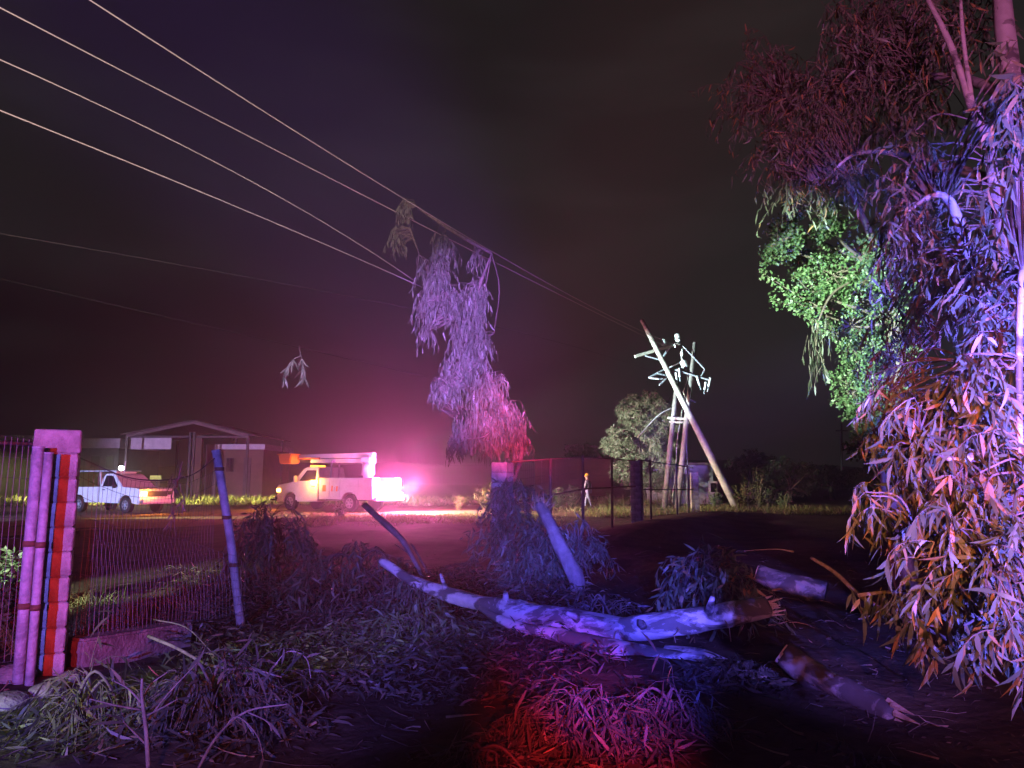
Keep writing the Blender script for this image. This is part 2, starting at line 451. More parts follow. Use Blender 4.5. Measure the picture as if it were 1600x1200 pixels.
def grid_coords(c, half, n, k):
    t = np.linspace(-1, 1, n); return c + half * np.sinh(k * t) / math.sinh(k)
gx, gy = grid_coords(0, 420, 190, 7.2), grid_coords(8, 420, 190, 7.0)
mb = MB()
vv = [(x, y, gz(x, y)) for y in gy for x in gx]
nx = len(gx)
ff = [(j * nx + i, j * nx + i + 1, (j + 1) * nx + i + 1, (j + 1) * nx + i) for j in range(len(gy) - 1) for i in range(nx - 1)]
mb.v, mb.f = vv, ff
ground = mb.build('ground', M['soil'], smooth=True); tag(ground, 'dark bare soil strewn with litter under the broken trees', None, kind='structure')

# dirt road behind the fence
mb = MB()
xs = np.linspace(-75, 70, 146)
def road_edges(x):
    near = 17.5 + (min(1, max(0, (x + 17) / 9)) ** 1.3) * 14.5 if x < 4 else 32
    near += .5 * mnoise.noise(Vector((x * .4, 0, 0)))
    return near, 46 + .8 * mnoise.noise(Vector((x * .3, 5, 0)))
NR = 18
for x in xs:
    a, b = road_edges(x)
    for k in range(NR + 1):
        y = a + (b - a) * k / NR
        mb.v.append((x, y, gz(x, y) + .03 + .03 * mnoise.noise(Vector((x * .5, y * .5, 3)))))
for i in range(len(xs) - 1):
    for k in range(NR):
        mb.f.append((i * (NR + 1) + k, (i + 1) * (NR + 1) + k, (i + 1) * (NR + 1) + k + 1, i * (NR + 1) + k + 1))
road = mb.build('road', M['dirt'], smooth=True); tag(road, 'pale dirt road crossing behind the fence', None, kind='structure')

# low dark hills
mb = MB()
n = 90
for i in range(n):
    a = R(-75) + R(150) * i / (n - 1)
    for r_, zz in ((230, -1), (250, .55), (290, 1.0), (340, -1)):
        h = 7 + 6 * mnoise.noise(Vector((a * 3, 1, 0))) + 3 * mnoise.noise(Vector((a * 11, 2, 0)))
        mb.v.append((math.sin(a) * r_, math.cos(a) * r_, max(h, 2) * zz))
for i in range(n - 1):
    for k in range(3): mb.f.append((i * 4 + k, i * 4 + k + 1, (i + 1) * 4 + k + 1, (i + 1) * 4 + k))
hills = mb.build('hills', M['hill'], smooth=True); tag(hills, 'low dark hills on the horizon', None, kind='structure')

# ------------------------------------------------------------------ block pillars
def block_mesh(w, h, seed):
    bm = bmesh.new(); bmesh.ops.create_cube(bm, size=1)
    rr = random.Random(seed)
    for v in bm.verts:
        v.co.x *= w; v.co.y *= w; v.co.z *= h
        v.co += Vector((rr.uniform(-.006, .006), rr.uniform(-.006, .006), rr.uniform(-.004, .004)))
    bmesh.ops.bevel(bm, geom=bm.edges[:], offset=.009, segments=1, affect='EDGES')
    me = bpy.data.meshes.new('block'); bm.to_mesh(me); bm.free(); me.materials.append(M['block']); return me
BLOCKS = [block_mesh(.335, .188, k) for k in range(5)]
def pillar(loc, courses, label, turn=0):
    b = Vector((loc[0], loc[1], gz(loc[0], loc[1]) - .05))
    t = thing('block_pillar', label, 'pillar', b, 'block pillars along the fence')
    rot = Matrix.Rotation(math.atan2(FD.y, FD.x) - math.pi / 2 + turn, 4, 'Z')
    c = MB().box((0, 0, courses * .1), (.305, .305, courses * .2 - .012)).build('mortar_core', M['mortar'])
    c.parent = t; c.rotation_euler = rot.to_euler()
    for k in range(courses):
        o = bpy.data.objects.new('block', BLOCKS[(k * 3 + int(abs(loc[0]) * 7)) % 5]); COL.objects.link(o); o.parent = t
        o.location = (random.uniform(-.004, .004), random.uniform(-.004, .004), .1 + k * .2)
        o.rotation_euler = (0, 0, rot.to_euler().z + random.uniform(-.012, .012) + (math.pi if k % 2 else 0))
    return t
pillar(FP1, 10, 'grey block pillar in the left foreground glowing red and violet', .90)
pillar(FP2, 10, 'blue lit block pillar below the branches hanging from the wires')
pillar(FP3, 10, 'dark block pillar with pink lit top corner right of the walking worker')
pillar(fence(29.5), 9, 'pale block pillar partly behind the foot of the toppling pole', .3)

# steel tubes in front of the near pillar
def steel_tube(p, h, r, label):
    g = gz(p[0], p[1])
    t = thing('steel_tube_post', label, 'post', (p[0], p[1], g), 'steel tubes by the near pillar')
    MB().tube([(p[0], p[1], g - .1), (p[0], p[1], g + h * .5), (p[0] + .01, p[1], g + h)], r, 16).build('tube', M['galv'], t, True)
    MB().tube([(p[0] + .01, p[1], g + h), (p[0] + .01, p[1], g + h + .015)], r * 1.06, 16).build('end_cap', M['galv'], t, True)
    for z in (.55, 1.02): MB().tube([(p[0], p[1], g + z), (p[0], p[1], g + z + .045)], r * 1.13, 16).build('clamp_band', M['rust'], t, True)
    return t
steel_tube((-3.75, 5.90), 1.78, .042, 'thick galvanised tube post left of the near block pillar')
steel_tube((-3.645, 5.87), 1.74, .033, 'thin galvanised tube between thick tube and near block pillar')

# footing kerb along the fence
t = thing('concrete_footing', 'low concrete footing strip running back from the near block pillar', 'footing', (*FP1.xy, 0))
mb = MB()
s = .25
while s < 1.45:
    e = min(s + 1.2, 1.45)
    if not (8.9 < s < 9.5):
        a, b = fence(s), fence(e - .012)
        za, zb = gz(a.x, a.y), gz(b.x, b.y)
        o = MB().bar((a.x, a.y, za + .07 + random.uniform(-.01, .01)), (b.x, b.y, zb + .07 + random.uniform(-.01, .01)), .26, .30)
        o.build('footing_section', M['kerb'], t, bevel=.02)
    s = e

# ------------------------------------------------------------------ mesh fence spans
def wire_span(a, b, h0, h1, parent, dx=.05, dz=.15, r=.0018, sag=0, bulge=0, z0=.12, name='wire_mesh'):
    """welded wire between a and b, heights h0,h1; sag lets the middle drop and lean"""
    mb = MB(); a, b = Vector(a), Vector(b); n = max(2, int((b - a).length / dx)); side = Vector((FD.y, -FD.x, 0))
    def P(u, w):
        base = a.lerp(b, u); top = h0 + (h1 - h0) * u
        s_ = 4 * u * (1 - u)
        g = gz(base.x, base.y)
        z = g + z0 + (top - z0 - sag * s_) * w
        return Vector((base.x, base.y, z)) + side * (bulge * s_ * w * w + .03 * mnoise.noise(Vector((u * 5, w * 3, a.x))))
    K = 5 if sag or bulge else 3
    for i in range(n + 1): mb.tube([P(i / n, k / K) for k in range(K + 1)], r, 3, False)
    m = int((h0 - z0) / dz)
    for j in range(m + 1): mb.tube([P(k / 14, j / m) for k in range(15)], r * 1.15, 3, False)
    o = mb.build(name, M['wire'], parent); o['kind'] = 'stuff'; return o

def fence_post(p, h, r, m, parent, lean=(0, 0)):
    g = gz(p[0], p[1])
    return MB().tube([(p[0], p[1], g - .1), (p[0] + lean[0], p[1] + lean[1], g + h)], r, 10).build('post', m, parent, True)

# left of the near pillar
a, b = fence(-3.2), fence(-.2)
t = thing('mesh_fence', 'upright wire mesh fence panel at the left edge beside the near pillar', 'fence', (*b.xy, 0), 'wire mesh fence spans')
wire_span(a, b, 1.86, 1.86, t)
MB().tube([(a.x, a.y, 1.88), (b.x, b.y, 1.88)], .016, 8).build('top_rail', M['galv'], t, True)
# sagging span to the leaning post
LP = fence(2.25)
lean_top = at(338, 706, LP.y - .02)
t = thing('mesh_fence', 'sagging wire mesh span between the near pillar and the leaning post', 'fence', (*FP1.xy, 0), 'wire mesh fence spans')
wire_span(fence(.2), (lean_top.x, LP.y, 0), 1.75, 1.72, t, sag=.16, bulge=.12)
wire_span(fence(.35), LP, 1.15, .75, t, dx=.05, dz=.12, r=.0014, sag=-.12, bulge=-.22, z0=.2)
MB().tube(curve_pts([fence(.2) + Vector((0, 0, 1.78)), fence(.8) + Vector((-.03, 0, 1.60)), fence(1.5) + Vector((-.1, 0, 1.62)), lean_top - Vector((0, 0, .06))], 6), .006, 6).build('tension_wire', M['wire'], t, True)
t = thing('leaning_post', 'slanting grey steel fence post lit blue between pickup and fallen leaves', 'post', (LP.x, LP.y, 0))
MB().tube([(LP.x, LP.y, gz(LP.x, LP.y) - .1), LP.lerp(lean_top, .5) + Vector((.012, 0, 0)), lean_top], .046, 12).build('tube', M['galv'], t, True)
MB().tube([lean_top, lean_top + Vector((-.004, 0, .02))], .05, 12).build('end_cap', M['galv'], t, True)
for k in (.35, .62, .9):
    c = LP.lerp(lean_top, k) + Vector((.006, 0, 0)); MB().tube([c - Vector((0, 0, .02)), c + Vector((0, 0, .02))], .052, 12).build('clamp_band', M['rust'], t, True)

# second to third pillar, and third onward
t = thing('mesh_fence', 'dark wire mesh fence in front of the walking worker', 'fence', (*FP2.xy, 0), 'wire mesh fence spans')
wire_span(fence(9.5), fence(19.2), 1.95, 1.95, t, dx=.11, dz=.16, r=.0026)
for s in (11.6, 13.9, 16.5): fence_post(fence(s), 2.0, .035, M['rust'], t, (.02, 0))
for z in (1.96, 1.15): MB().tube([fence(9.5) + Vector((0, 0, z + gz(*fence(9.5).xy))), fence(14) + Vector((0, 0, z + gz(*fence(14).xy) - .02)), fence(19.2) + Vector((0, 0, z + gz(*fence(19.2).xy)))], .018, 6).build('rail', M['rust'], t, True)
t = thing('mesh_fence', 'pale lit wire mesh fence around the twin upright poles', 'fence', (*FP3.xy, 0), 'wire mesh fence spans')
wire_span(fence(19.7), fence(29.2), 1.95, 1.95, t, dx=.12, dz=.17, r=.003)
for s in (21.2, 25.6, 28.0): fence_post(fence(s), 2.0, .04, M['dark_steel'], t)
for z in (1.96, 1.0): MB().tube([fence(19.7) + Vector((0, 0, z + gz(*fence(19.7).xy))), fence(24.5) + Vector((0, 0, z + gz(*fence(24.5).xy))), fence(29.2) + Vector((0, 0, z + gz(*fence(29.2).xy)))], .02, 6).build('rail', M['dark_steel'], t, True)

# ------------------------------------------------------------------ toppling pole and twin-pole structure
YP = 41.0
A, B = at(1152, 796, YP - 2.2), at(1003, 500, YP)
B_top = B
t = thing('toppling_pole', 'pale utility pole tilted far over beside the twin upright poles', 'utility pole', (A.x, A.y, 0))
MB().tube([A.lerp(B, k / 8) for k in range(9)], lerp_list([.20, .125], 9), 14).build('shaft', M['pole'], t, True)
def px_bar(p0, p1, w, name, m, parent, Y0=YP, Y1=None, h=None):
    return MB().bar(at(*p0, Y0), at(*p1, Y1 if Y1 else Y0), w, h).build(name, m, parent, bevel=.01)
px_bar((992, 557), (1064, 536), .16, 'crossarm', M['pole'], t, YP - .45, YP + .35)
px_bar((1008, 556), (1034, 563), .07, 'brace', M['galv'], t, YP - .35, YP - .12)
px_bar((1047, 543), (1034, 561), .05, 'brace', M['galv'], t, YP + .1, YP)
px_bar((1042, 546), (1035, 559), .05, 'brace', M['galv'], t, YP + .1, YP)
px_bar((1014, 590), (1040, 576), .09, 'crossarm', M['galv'], t, YP - .5, YP - .1)
px_bar((1015, 591), (1035, 592), .08, 'brace', M['galv'], t, YP - .5, YP - .4)
px_bar((1027, 583), (1044, 588), .08, 'brace', M['galv'], t, YP - .4, YP - .15)
px_bar((1030, 602), (1046, 586), .08, 'brace', M['galv'], t, YP - .4, YP - .15)
def insulator(p, d, parent, r=.1, h=.42, m='ceramic'):
    p, d = Vector(p), Vector(d).normalized()
    MB().tube([p + d * h * q for q in (0, .06, .1, .2, .25, .42, .47, .62, .68, .85, .92, 1)], [r * q for q in (.35, .35, .9, .95, .6, 1, .62, 1, .62, .95, .5, .3)], 12).build('insulator', M[m], parent, True)
insulator(at(1038, 541, YP), (-.15, 0, 1), t, .17, .42)
insulator(at(1060, 534, YP + .2), (-.15, 0, 1), t, .18, .48)
insulator(at(1054, 537, YP), (.12, -.2, -1), t, .07, .25)
insulator(at(1015, 590, YP - .5), (1, 0, -.15), t, .07, .55, 'tank')

t = thing('twin_pole_structure', 'two upright wooden poles joined by crossarms carrying switches and a transformer', 'utility pole', (*at(1050, 790, 40).xy, 0))
YH = 40.5
p0, p1 = at(1057, 796, YH), at(1086, 535, YH)
MB().tube([p0 - Vector((0, 0, .3)), p0.lerp(p1, .5), p1], [.16, .14, .115], 14).build('pole', M['pole_dark'], t, True)
q0, q1 = at(1037, 792, YH + 1.2), at(1058, 596, YH + 1.2)
MB().tube([q0 - Vector((0, 0, .3)), q0.lerp(q1, .5), q1], [.16, .14, .12], 14).build('pole', M['pole_dark'], t, True)
px_bar((1044, 653), (1076, 655), .13, 'crossarm', M['pole_dark'], t, YH + .9, YH - .1)
px_bar((1046, 659), (1078, 661), .10, 'crossarm', M['pole_dark'], t, YH + 1.25, YH + .3)
px_bar((1046, 574), (1068, 564), .07, 'crossarm', M['galv'], t, YH + .4)
px_bar((1055, 578), (1108, 594), .08, 'crossarm', M['galv'], t, YH - .15, YH - .2)
px_bar((1067, 541), (1101, 577), .06, 'brace', M['galv'], t, YH - .2)
px_bar((1101, 577), (1093, 592), .05, 'brace', M['galv'], t, YH - .2)
for (x, y, dx, dy) in ((1056, 582, 2, 16), (1061, 575, 1, 14), (1089, 588, 4, 14), (1103, 597, -2, 12), (1110, 590, -3, 14)):
    a, b = at(x, y, YH - .25), at(x + dx, y + dy, YH - .25)
    s_ = MB().tube([a.lerp(b, k / 8) for k in range(9)], [.05, .075, .05, .075, .05, .075, .05, .075, .05], 10).build('fuse_switch', M['tank'], t, True)
    MB().tube([b, b + (b - a) * .55], .022, 6).build('fuse_tube', M['galv'], s_, True)
a, b = at(1066, 545, YH + .2), at(1065, 558, YH + .2)
MB().tube([a, a.lerp(b, .3), a.lerp(b, .35), a.lerp(b, .7), a.lerp(b, .75), b], [.05, .05, .09, .09, .06, .05], 10).build('insulator', M['ceramic'], t, True)
a, b = at(1066, 562, YH + .1), at(1071, 575, YH + .1)
tk = MB().tube([a, a.lerp(b, .12), a.lerp(b, .2), a.lerp(b, .9), b], [.07, .13, .19, .19, .1], 14).build('transformer', M['tank'], t, True)
MB().tube([a, a + (a - b) * .35], [.06, .03], 8).build('bushing', M['ceramic'], tk, True)
MB().tube(curve_pts([at(1071, 575, YH + .1), at(1074, 590, YH), at(1071, 604, YH), at(1068, 612, YH), at(1071, 622, YH - .1)], 5), .022, 6).build('cable', M['cable'], t, True)
MB().tube(curve_pts([at(1066, 640, YH + .4), at(1058, 690, YH + .6), at(1056, 730, YH + .6), at(1050, 785, YH + .7)], 5), .018, 6).build('cable', M['cable'], t, True)
MB().tube(curve_pts([at(1076, 640, YH), at(1073, 690, YH), at(1074, 730, YH), at(1072, 790, YH)], 5), .022, 6).build('conduit', M['galv'], t, True)
px_bar((1078, 624), (1087, 629), .08, 'peg', M['galv'], t, YH - .2)
# broken arm leaning from the structure down to the tree
o = MB().tube(curve_pts([at(1050, 637, YH), at(1030, 648, YH - .3), at(1010, 668, YH - .6), at(996, 684, YH - .8)], 5), .03, 6).build('torn_cable', M['cable'], t, True)

# ------------------------------------------------------------------ conductors
def wire(pix, r, label, Ystart=10.0, Yend=None, m='cable'):
    """pix: photo points along the wire; it runs straight in plan from its first to its last point"""
    Yend = Yend or YP
    a, b = at(*pix[0], Ystart), at(*pix[-1], Yend)
    pts = []
    for (x, y) in pix:
        u = (x - 800) / FPX
        # intersect the vertical plane through a,b with the pixel ray
        v = (600 - y) / FPX; d = Vector((u, CP - v * SP, SP + v * CP))
        dx_, dy_ = b.x - a.x, b.y - a.y
        det = d.x * dy_ - d.y * dx_
        k = (a.x * dy_ - a.y * dx_) / det
        pts.append(Vector((0, 0, CAMZ)) + d * k)
    # least-squares parabola in the plane keeps the wire smooth
    sarr = np.array([(p.xy - a.xy).length for p in pts]); z = np.array([p.z for p in pts])
    co = np.polyfit(sarr, z, 2 if len(pts) > 2 else 1)
    L = sarr[-1]; dirv = (b - a).xy.normalized()
    out = []
    for s in np.linspace(-16, L, 60):
        out.append((a.x + dirv.x * s, a.y + dirv.y * s, float(np.polyval(co, s))))
    o = MB().tube(out, r, 5).build('power_line', M[m], None, True)
    tag(o, label, 'wire', 'overhead conductors'); return o
wire([(135, 0), (400, 166), (650, 320), (770, 392), (1002, 520), (1054, 537)], .0115, 'topmost overhead wire running to the highest crossarm of the toppling pole')
wire([(0, 15), (330, 180), (640, 340), (770, 410), (1040, 541)], .0115, 'second overhead wire from the top')
wire([(0, 93), (310, 240), (500, 345), (600, 405), (648, 440)], .011, 'third overhead wire ending in the hanging branches', 10.5, 19.2)
wire([(0, 172), (250, 275), (400, 335), (640, 440), (660, 449)], .0115, 'lowest of the four bright wires ending in the hanging branches', 10.5, 19.2)
wire([(520, 450), (600, 475), (670, 497), (775, 497), (1016, 578)][:3] + [(860, 528), (1016, 580)], .0038, 'thin wire running past the hanging branches to the lower arm of the pole', 16, None, 'faint_cable')
wire([(0, 436), (250, 492), (465, 543), (580, 570), (668, 589)], .0035, 'faint low wire carrying a single leaf sprig', 13, 20, 'faint_cable')

# ------------------------------------------------------------------ vehicles
def arch(cx, r, zc, zb, n=9):
    """points of a wheel opening met from the rear towards the front"""
    a0 = math.asin(max(-1, min(1, (zb - zc) / r)))
    return [(cx + r * math.cos(a0 + (math.pi - 2 * a0) * k / n), zc + r * math.sin(a0 + (math.pi - 2 * a0) * k / n)) for k in range(n + 1)]

def side_panel(poly, w, s, top=None, out=.006, thick=.03):
    mb = MB(); n = len(poly)
    def yy(z, off): return s * (w - (top[1] * max(0, z - top[0]) if top else 0) + off)
    mb.v = [(x, yy(z, out), z) for x, z in poly] + [(x, yy(z, out - thick), z) for x, z in poly]
    mb.f = [tuple(range(n)), tuple(reversed(range(n, 2 * n)))] + [(i, i + n, (i + 1) % n + n, (i + 1) % n) for i in range(n)]
    return mb

def wheel(x, y, r, parent, s):
    ty = MB().tube([(x, y - s * .11, r), (x, y - s * .09, r), (x, y + s * .09, r), (x, y + s * .11, r)], [r * .90, r, r, r * .90], 24).build('wheel', M['rubber'], parent)
    MB().tube([(x, y + s * .085, r), (x, y + s * .118, r)], [r * .62, r * .56], 20).build('rim', M['rim'], ty)
    MB().tube([(x, y + s * .11, r), (x, y + s * .135, r)], [r * .2, r * .16], 12).build('hub', M['galv'], ty)
    for k in range(6):
        a = k * math.pi / 3; MB().box((x + math.cos(a) * r * .38, y + s * .119, r + math.sin(a) * r * .38), (.07, .01, .07)).build('rim_hole', M['black'], ty)

E_AMB = emit('amber_lamp', (1.0, .42, .06), 28)
E_AMB2 = emit('amber_lamp_dim', (1.0, .40, .03), 5)
E_RED = emit('red_lamp', (1.0, .16, .26), 30)
E_WHT = emit('white_lamp', (1.0, .86, .9), 60)
E_COOL = emit('cool_lamp', (.85, .92, 1.0), 30)

def lower_body(length, z_hood, z_belt, x_cab, fx, rx, r, w, parent, rear=None):
    rear = rear or length
    poly = [(.06, .40), (0, .58), (0, z_hood - .16), (.10, z_hood - .04), (.35, z_hood), (x_cab, z_belt), (rear, z_belt), (rear, .46)]
    zb = .44
    if rear > rx + r: poly += arch(rx, r + .07, r, zb)
    poly += arch(fx, r + .07, r, zb)
    return MB().prism(poly, -w, w).build('body', M['white'], parent, bevel=.03)

# --- white pickup
pk = thing('pickup_truck', 'white single cab pickup with glowing amber front lamp parked left on the road', 'pickup', (-16.15, 34.3, .06), local=True)
pk.rotation_euler = (0, 0, R(154))
W_ = .90
lower_body(5.35, 1.12, 1.17, 1.3, .98, 4.2, .37, W_, pk, rear=2.78)
cab_top = (1.15, .20)
MB().prism([(1.18, 1.13), (1.90, 1.70), (2.1, 1.77), (2.58, 1.77), (2.71, 1.60), (2.78, 1.13)], -W_ + .02, W_ - .02, cab_top).build('cab', M['white'], pk, bevel=.03)
bed = [(2.81, 1.17), (5.35, 1.15), (5.35, .50)] + arch(4.2, .44, .37, .46) + [(2.81, .46)]
for s in (-1, 1):
    MB().prism(bed, s * W_ - .035, s * W_ + .0).build('bed_side', M['white'], pk, bevel=.012)
    side_panel([(1.56, 1.19), (1.96, 1.62), (2.12, 1.69), (2.50, 1.69), (2.60, 1.19)], W_ - .02, s, cab_top).build('side_window', M['glass'], pk)
    d = side_panel([(1.42, .52), (1.42, 1.13), (2.62, 1.13), (2.62, .52)], W_, s, None, .006, .03).build('door', M['white'], pk, bevel=.004)
    side_panel([(2.36, 1.02), (2.36, 1.06), (2.54, 1.06), (2.54, 1.02)], W_, s, None, .03, .03).build('handle', M['black'], d)
    MB().box((1.62, s * (W_ + .11), 1.2), (.10, .2, .16)).build('mirror', M['black'], pk, bevel=.03)
    for x in (.98, 4.2): wheel(x, s * (W_ - .13), .37, pk, s)
    h = MB().box((.03, s * .68, .88), (.10, .32, .2)).build('headlight', E_AMB if s > 0 else M['glass'], pk, bevel=.03)
    MB().box((5.36, s * .80, .95), (.05, .14, .3)).build('tail_light', M['redwall'], pk, bevel=.015)
MB().box((5.34, 0, .84), (.05, 1.66, .56)).build('tailgate', M['white'], pk, bevel=.012)
MB().box((4.07, 0, .62), (2.48, 1.7, .05)).build('bed_floor', M['white'], pk)
MB().box((-.02, 0, .86), (.06, 1.02, .24)).build('grille', M['black'], pk, bevel=.015)
MB().box((-.09, 0, .55), (.16, 1.78, .2)).build('front_bumper', M['rim'], pk, bevel=.04)
MB().box((5.42, 0, .55), (.12, 1.7, .14)).build('rear_bumper', M['rim'], pk, bevel=.03)
MB().add([(1.30, -.76, 1.215), (1.30, .76, 1.215), (1.90, .68, 1.672), (1.90, -.68, 1.672)], [(0, 1, 2, 3)]).build('windscreen', M['glass'], pk)
rk = MB().bar((2.0, .62, 1.90), (5.1, .72, 1.90), .05).bar((2.0, -.62, 1.90), (5.1, -.72, 1.90), .05).bar((3.5, -.7, 1.9), (3.5, .7, 1.9), .05).bar((5.0, -.72, 1.9), (5.0, .72, 1.9), .05).build('rack', M['galv'], pk)
for (x, y) in ((5.05, .8), (5.05, -.8)): MB().bar((x, y, 1.1), (x, y * .9, 1.93), .07).build('rack_post', M['fascia'], rk)
MB().tube([(1.95, .3, 1.75), (1.9, .3, 2.35)], .022, 6).build('antenna', M['fascia'], pk)
MB().box((2.3, 0, 1.83), (.28, 1.1, .1)).build('light_bar', M['fascia'], pk, bevel=.03)
PKM = Matrix.Translation((-16.15, 34.3, .06)) @ Matrix.Rotation(R(154), 4, 'Z')
point('pickup_amber_lamp', PKM @ Vector((-.35, .60, .90)), AMB, 160, .08)

# --- bucket truck
bt = thing('bucket_truck', 'white bucket truck with orange tipped boom and blazing rear lamps', 'truck', (-11.3, 38.6, .05), local=True)
bt.rotation_euler = (0, 0, R(-31))
W_ = 1.0
lower_body(6.6, 1.28, 1.42, 1.25, .95, 4.9, .42, W_, bt, rear=2.85)
cab_top = (1.40, .16)
MB().prism([(1.12, 1.38), (1.72, 2.02), (1.95, 2.12), (2.75, 2.12), (2.84, 1.38)], -W_ + .03, W_ - .03, cab_top).build('cab', M['white'], bt, bevel=.03)
MB().add([(1.24, -.84, 1.47), (1.24, .84, 1.47), (1.70, .76, 1.99), (1.70, -.76, 1.99)], [(0, 1, 2, 3)]).build('windscreen', M['glass'], bt)
MB().box((4.7, 0, .62), (3.7, .9, .22)).build('chassis', M['black'], bt)
for s in (-1, 1):
    side_panel([(1.55, 1.45), (1.98, 1.96), (2.62, 1.96), (2.68, 1.45)], W_ - .03, s, cab_top).build('side_window', M['glass'], bt)
    d = side_panel([(1.36, .52), (1.36, 1.36), (2.74, 1.36), (2.74, .52)], W_, s, None, .006, .03).build('door', M['white'], bt, bevel=.004)
    side_panel([(2.45, 1.16), (2.45, 1.21), (2.66, 1.21), (2.66, 1.16)], W_, s, None, .03, .03).build('handle', M['black'], d)
    MB().box((1.45, s * (W_ + .14), 1.55), (.12, .22, .3)).build('mirror', M['fascia'], bt, bevel=.03)
    prof = [(2.92, 1.60), (6.35, 1.60), (6.35, .58)] + arch(4.9, .52, .42, .58) + [(2.92, .58)]
    sb = MB().prism(prof, s * W_ - s * .45 if s > 0 else -W_, s * W_ if s > 0 else -W_ + .45).build('service_body', M['white'], bt, bevel=.02)
    for (x0, x1, z0, z1) in ((2.98, 3.62, .66, 1.52), (3.68, 4.30, .66, 1.52), (4.36, 5.46, 1.02, 1.52), (5.52, 6.28, .66, 1.52)):
        c = side_panel([(x0, z0), (x0, z1), (x1, z1), (x1, z0)], W_, s, None, .012, .03).build('cabinet_door', M['white'], sb, bevel=.006)
    for x in (.95, 4.9): wheel(x, s * (W_ - .14), .42, bt, s)
    MB().box((.02, s * .74, .98), (.1, .32, .22)).build('headlight', E_AMB, bt, bevel=.03)
    MB().box((.16, s * (W_ + .01), .98), (.26, .05, .16)).build('corner_lamp', E_AMB, bt, bevel=.015)
    tl = MB().box((6.38, s * .86, 1.35), (.07, .22, .30)).build('tail_light', E_RED, bt, bevel=.02)
    MB().box((2.62, s * (W_ + .02), 1.40), (.44, .06, .15)).build('marker_lamp', E_AMB, bt, bevel=.012)
    MB().box((6.60, s * .55, .82), (.07, .50, .16)).build('reversing_lamp', E_WHT, bt, bevel=.02)
side_panel([(3.18, .95), (3.18, 1.25), (3.40, 1.25), (3.40, .95)], 1.0, -1, None, .016, .01).build('side_emblem', M['orange'], bt)
for k, (x, w_, h_) in enumerate(((3.74, .12, .26), (3.90, .10, .20), (4.04, .14, .24), (4.20, .07, .2))):
    side_panel([(x, .96), (x + .03, .96 + h_), (x + w_, .96 + h_), (x + w_ - .02, .96)], 1.0, -1, None, .016, .01).build('side_lettering', M['fascia'] if k % 2 else M['orange'], bt)
MB().box((6.35, 0, 1.0), (.06, 1.1, .8)).build('tailgate', M['white'], bt, bevel=.012)
MB().box((4.64, 0, .90), (3.42, 1.06, .06)).build('deck', M['rim'], bt)
MB().box((6.48, 0, .62), (.22, 2.0, .16)).build('rear_bumper', M['white'], bt, bevel=.03)
MB().box((-.1, 0, .58), (.2, 1.95, .24)).build('front_bumper', M['rim'], bt, bevel=.04)
MB().box((-.02, 0, .96), (.05, 1.0, .3)).build('grille', M['black'], bt, bevel=.015)
MB().box((1.8, 0, 2.17), (.22, .9, .09)).build('beacon_bar', E_AMB2, bt, bevel=.03)
ped = MB().tube([(5.15, 0, .9), (5.15, 0, 1.7), (5.15, 0, 1.74), (5.15, 0, 2.3)], [.26, .24, .32, .30], 18).build('pedestal', M['white'], bt, True)
MB().box((5.15, 0, 2.42), (.6, .5, .36)).build('turret', M['white'], ped, bevel=.05)
boom = MB().prism([(.35, 2.62), (.35, 2.76), (5.5, 2.80), (5.5, 2.58), (4.9, 2.54)], -.15, .15).build('boom', M['white'], bt, bevel=.02)
MB().prism([(1.4, 2.36), (1.4, 2.54), (5.3, 2.52), (5.3, 2.30)], -.12, .12).build('lower_boom', M['white'], bt, bevel=.02)
MB().box((3.0, 0, 2.40), (.10, .5, .10)).build('boom_rest', M['galv'], bt)
MB().bar((3.0, .25, 2.4), (2.95, .3, .95), .08).bar((3.0, -.25, 2.4), (2.95, -.3, .95), .08).build('rest_frame', M['galv'], bt)
bk = MB().prism([(-.20, 2.30), (-.32, 2.76), (.62, 2.76), (.58, 2.30)], -.72, -.06).build('bucket', M['orange'], bt, bevel=.05)
MB().prism([(-.35, 2.75), (-.35, 2.81), (.65, 2.81), (.65, 2.75)], -.75, -.03).build('bucket_rim', M['orange'], bk, bevel=.02)
MB().prism([(.42, 2.52), (.42, 2.60), (2.1, 2.60), (2.1, 2.52)], -.24, -.16).build('boom_tip_guard', M['orange'], boom)
BTM = Matrix.Translation((-11.3, 38.6, .05)) @ Matrix.Rotation(R(-31), 4, 'Z')
point('tail_lamp_red', BTM @ Vector((7.25, -.86, 1.35)), (1, .10, .46), 3800, .12)
point('tail_lamp_red', BTM @ Vector((7.25, .86, 1.35)), (1, .10, .46), 2700, .12)
point('reversing_lamp_white', BTM @ Vector((7.2, .4, .85)), (1, .80, .62), 700, .12)
spot('reversing_beam', BTM @ Vector((6.8, 0, 1.2)), BTM @ Vector((11.5, 2.6, 0)), (1, .88, .50), 9000, 120, .7, .15)
point('truck_headlamp_amber', BTM @ Vector((-.25, -.74, .98)), AMB, 260, .1)
point('truck_marker_amber', BTM @ Vector((2.62, -1.25, 1.42)), AMB, 150, .06)
point('truck_beacon_amber', BTM @ Vector((1.3, -.3, 2.2)), AMB, 70, .06)

# ------------------------------------------------------------------ buildings behind the road
def bx(parent, name, px0, px1, py0, py1, Y, depth, m, bevel=0):
    a, b = at(px0, py1, Y), at(px1, py0, Y)
    z0 = a.z if py1 < 790 else 0
    return MB().box(((a.x + b.x) / 2, Y + depth / 2, (z0 + b.z) / 2), (abs(b.x - a.x), depth, b.z - z0)).build(name, m, parent, bevel=bevel)

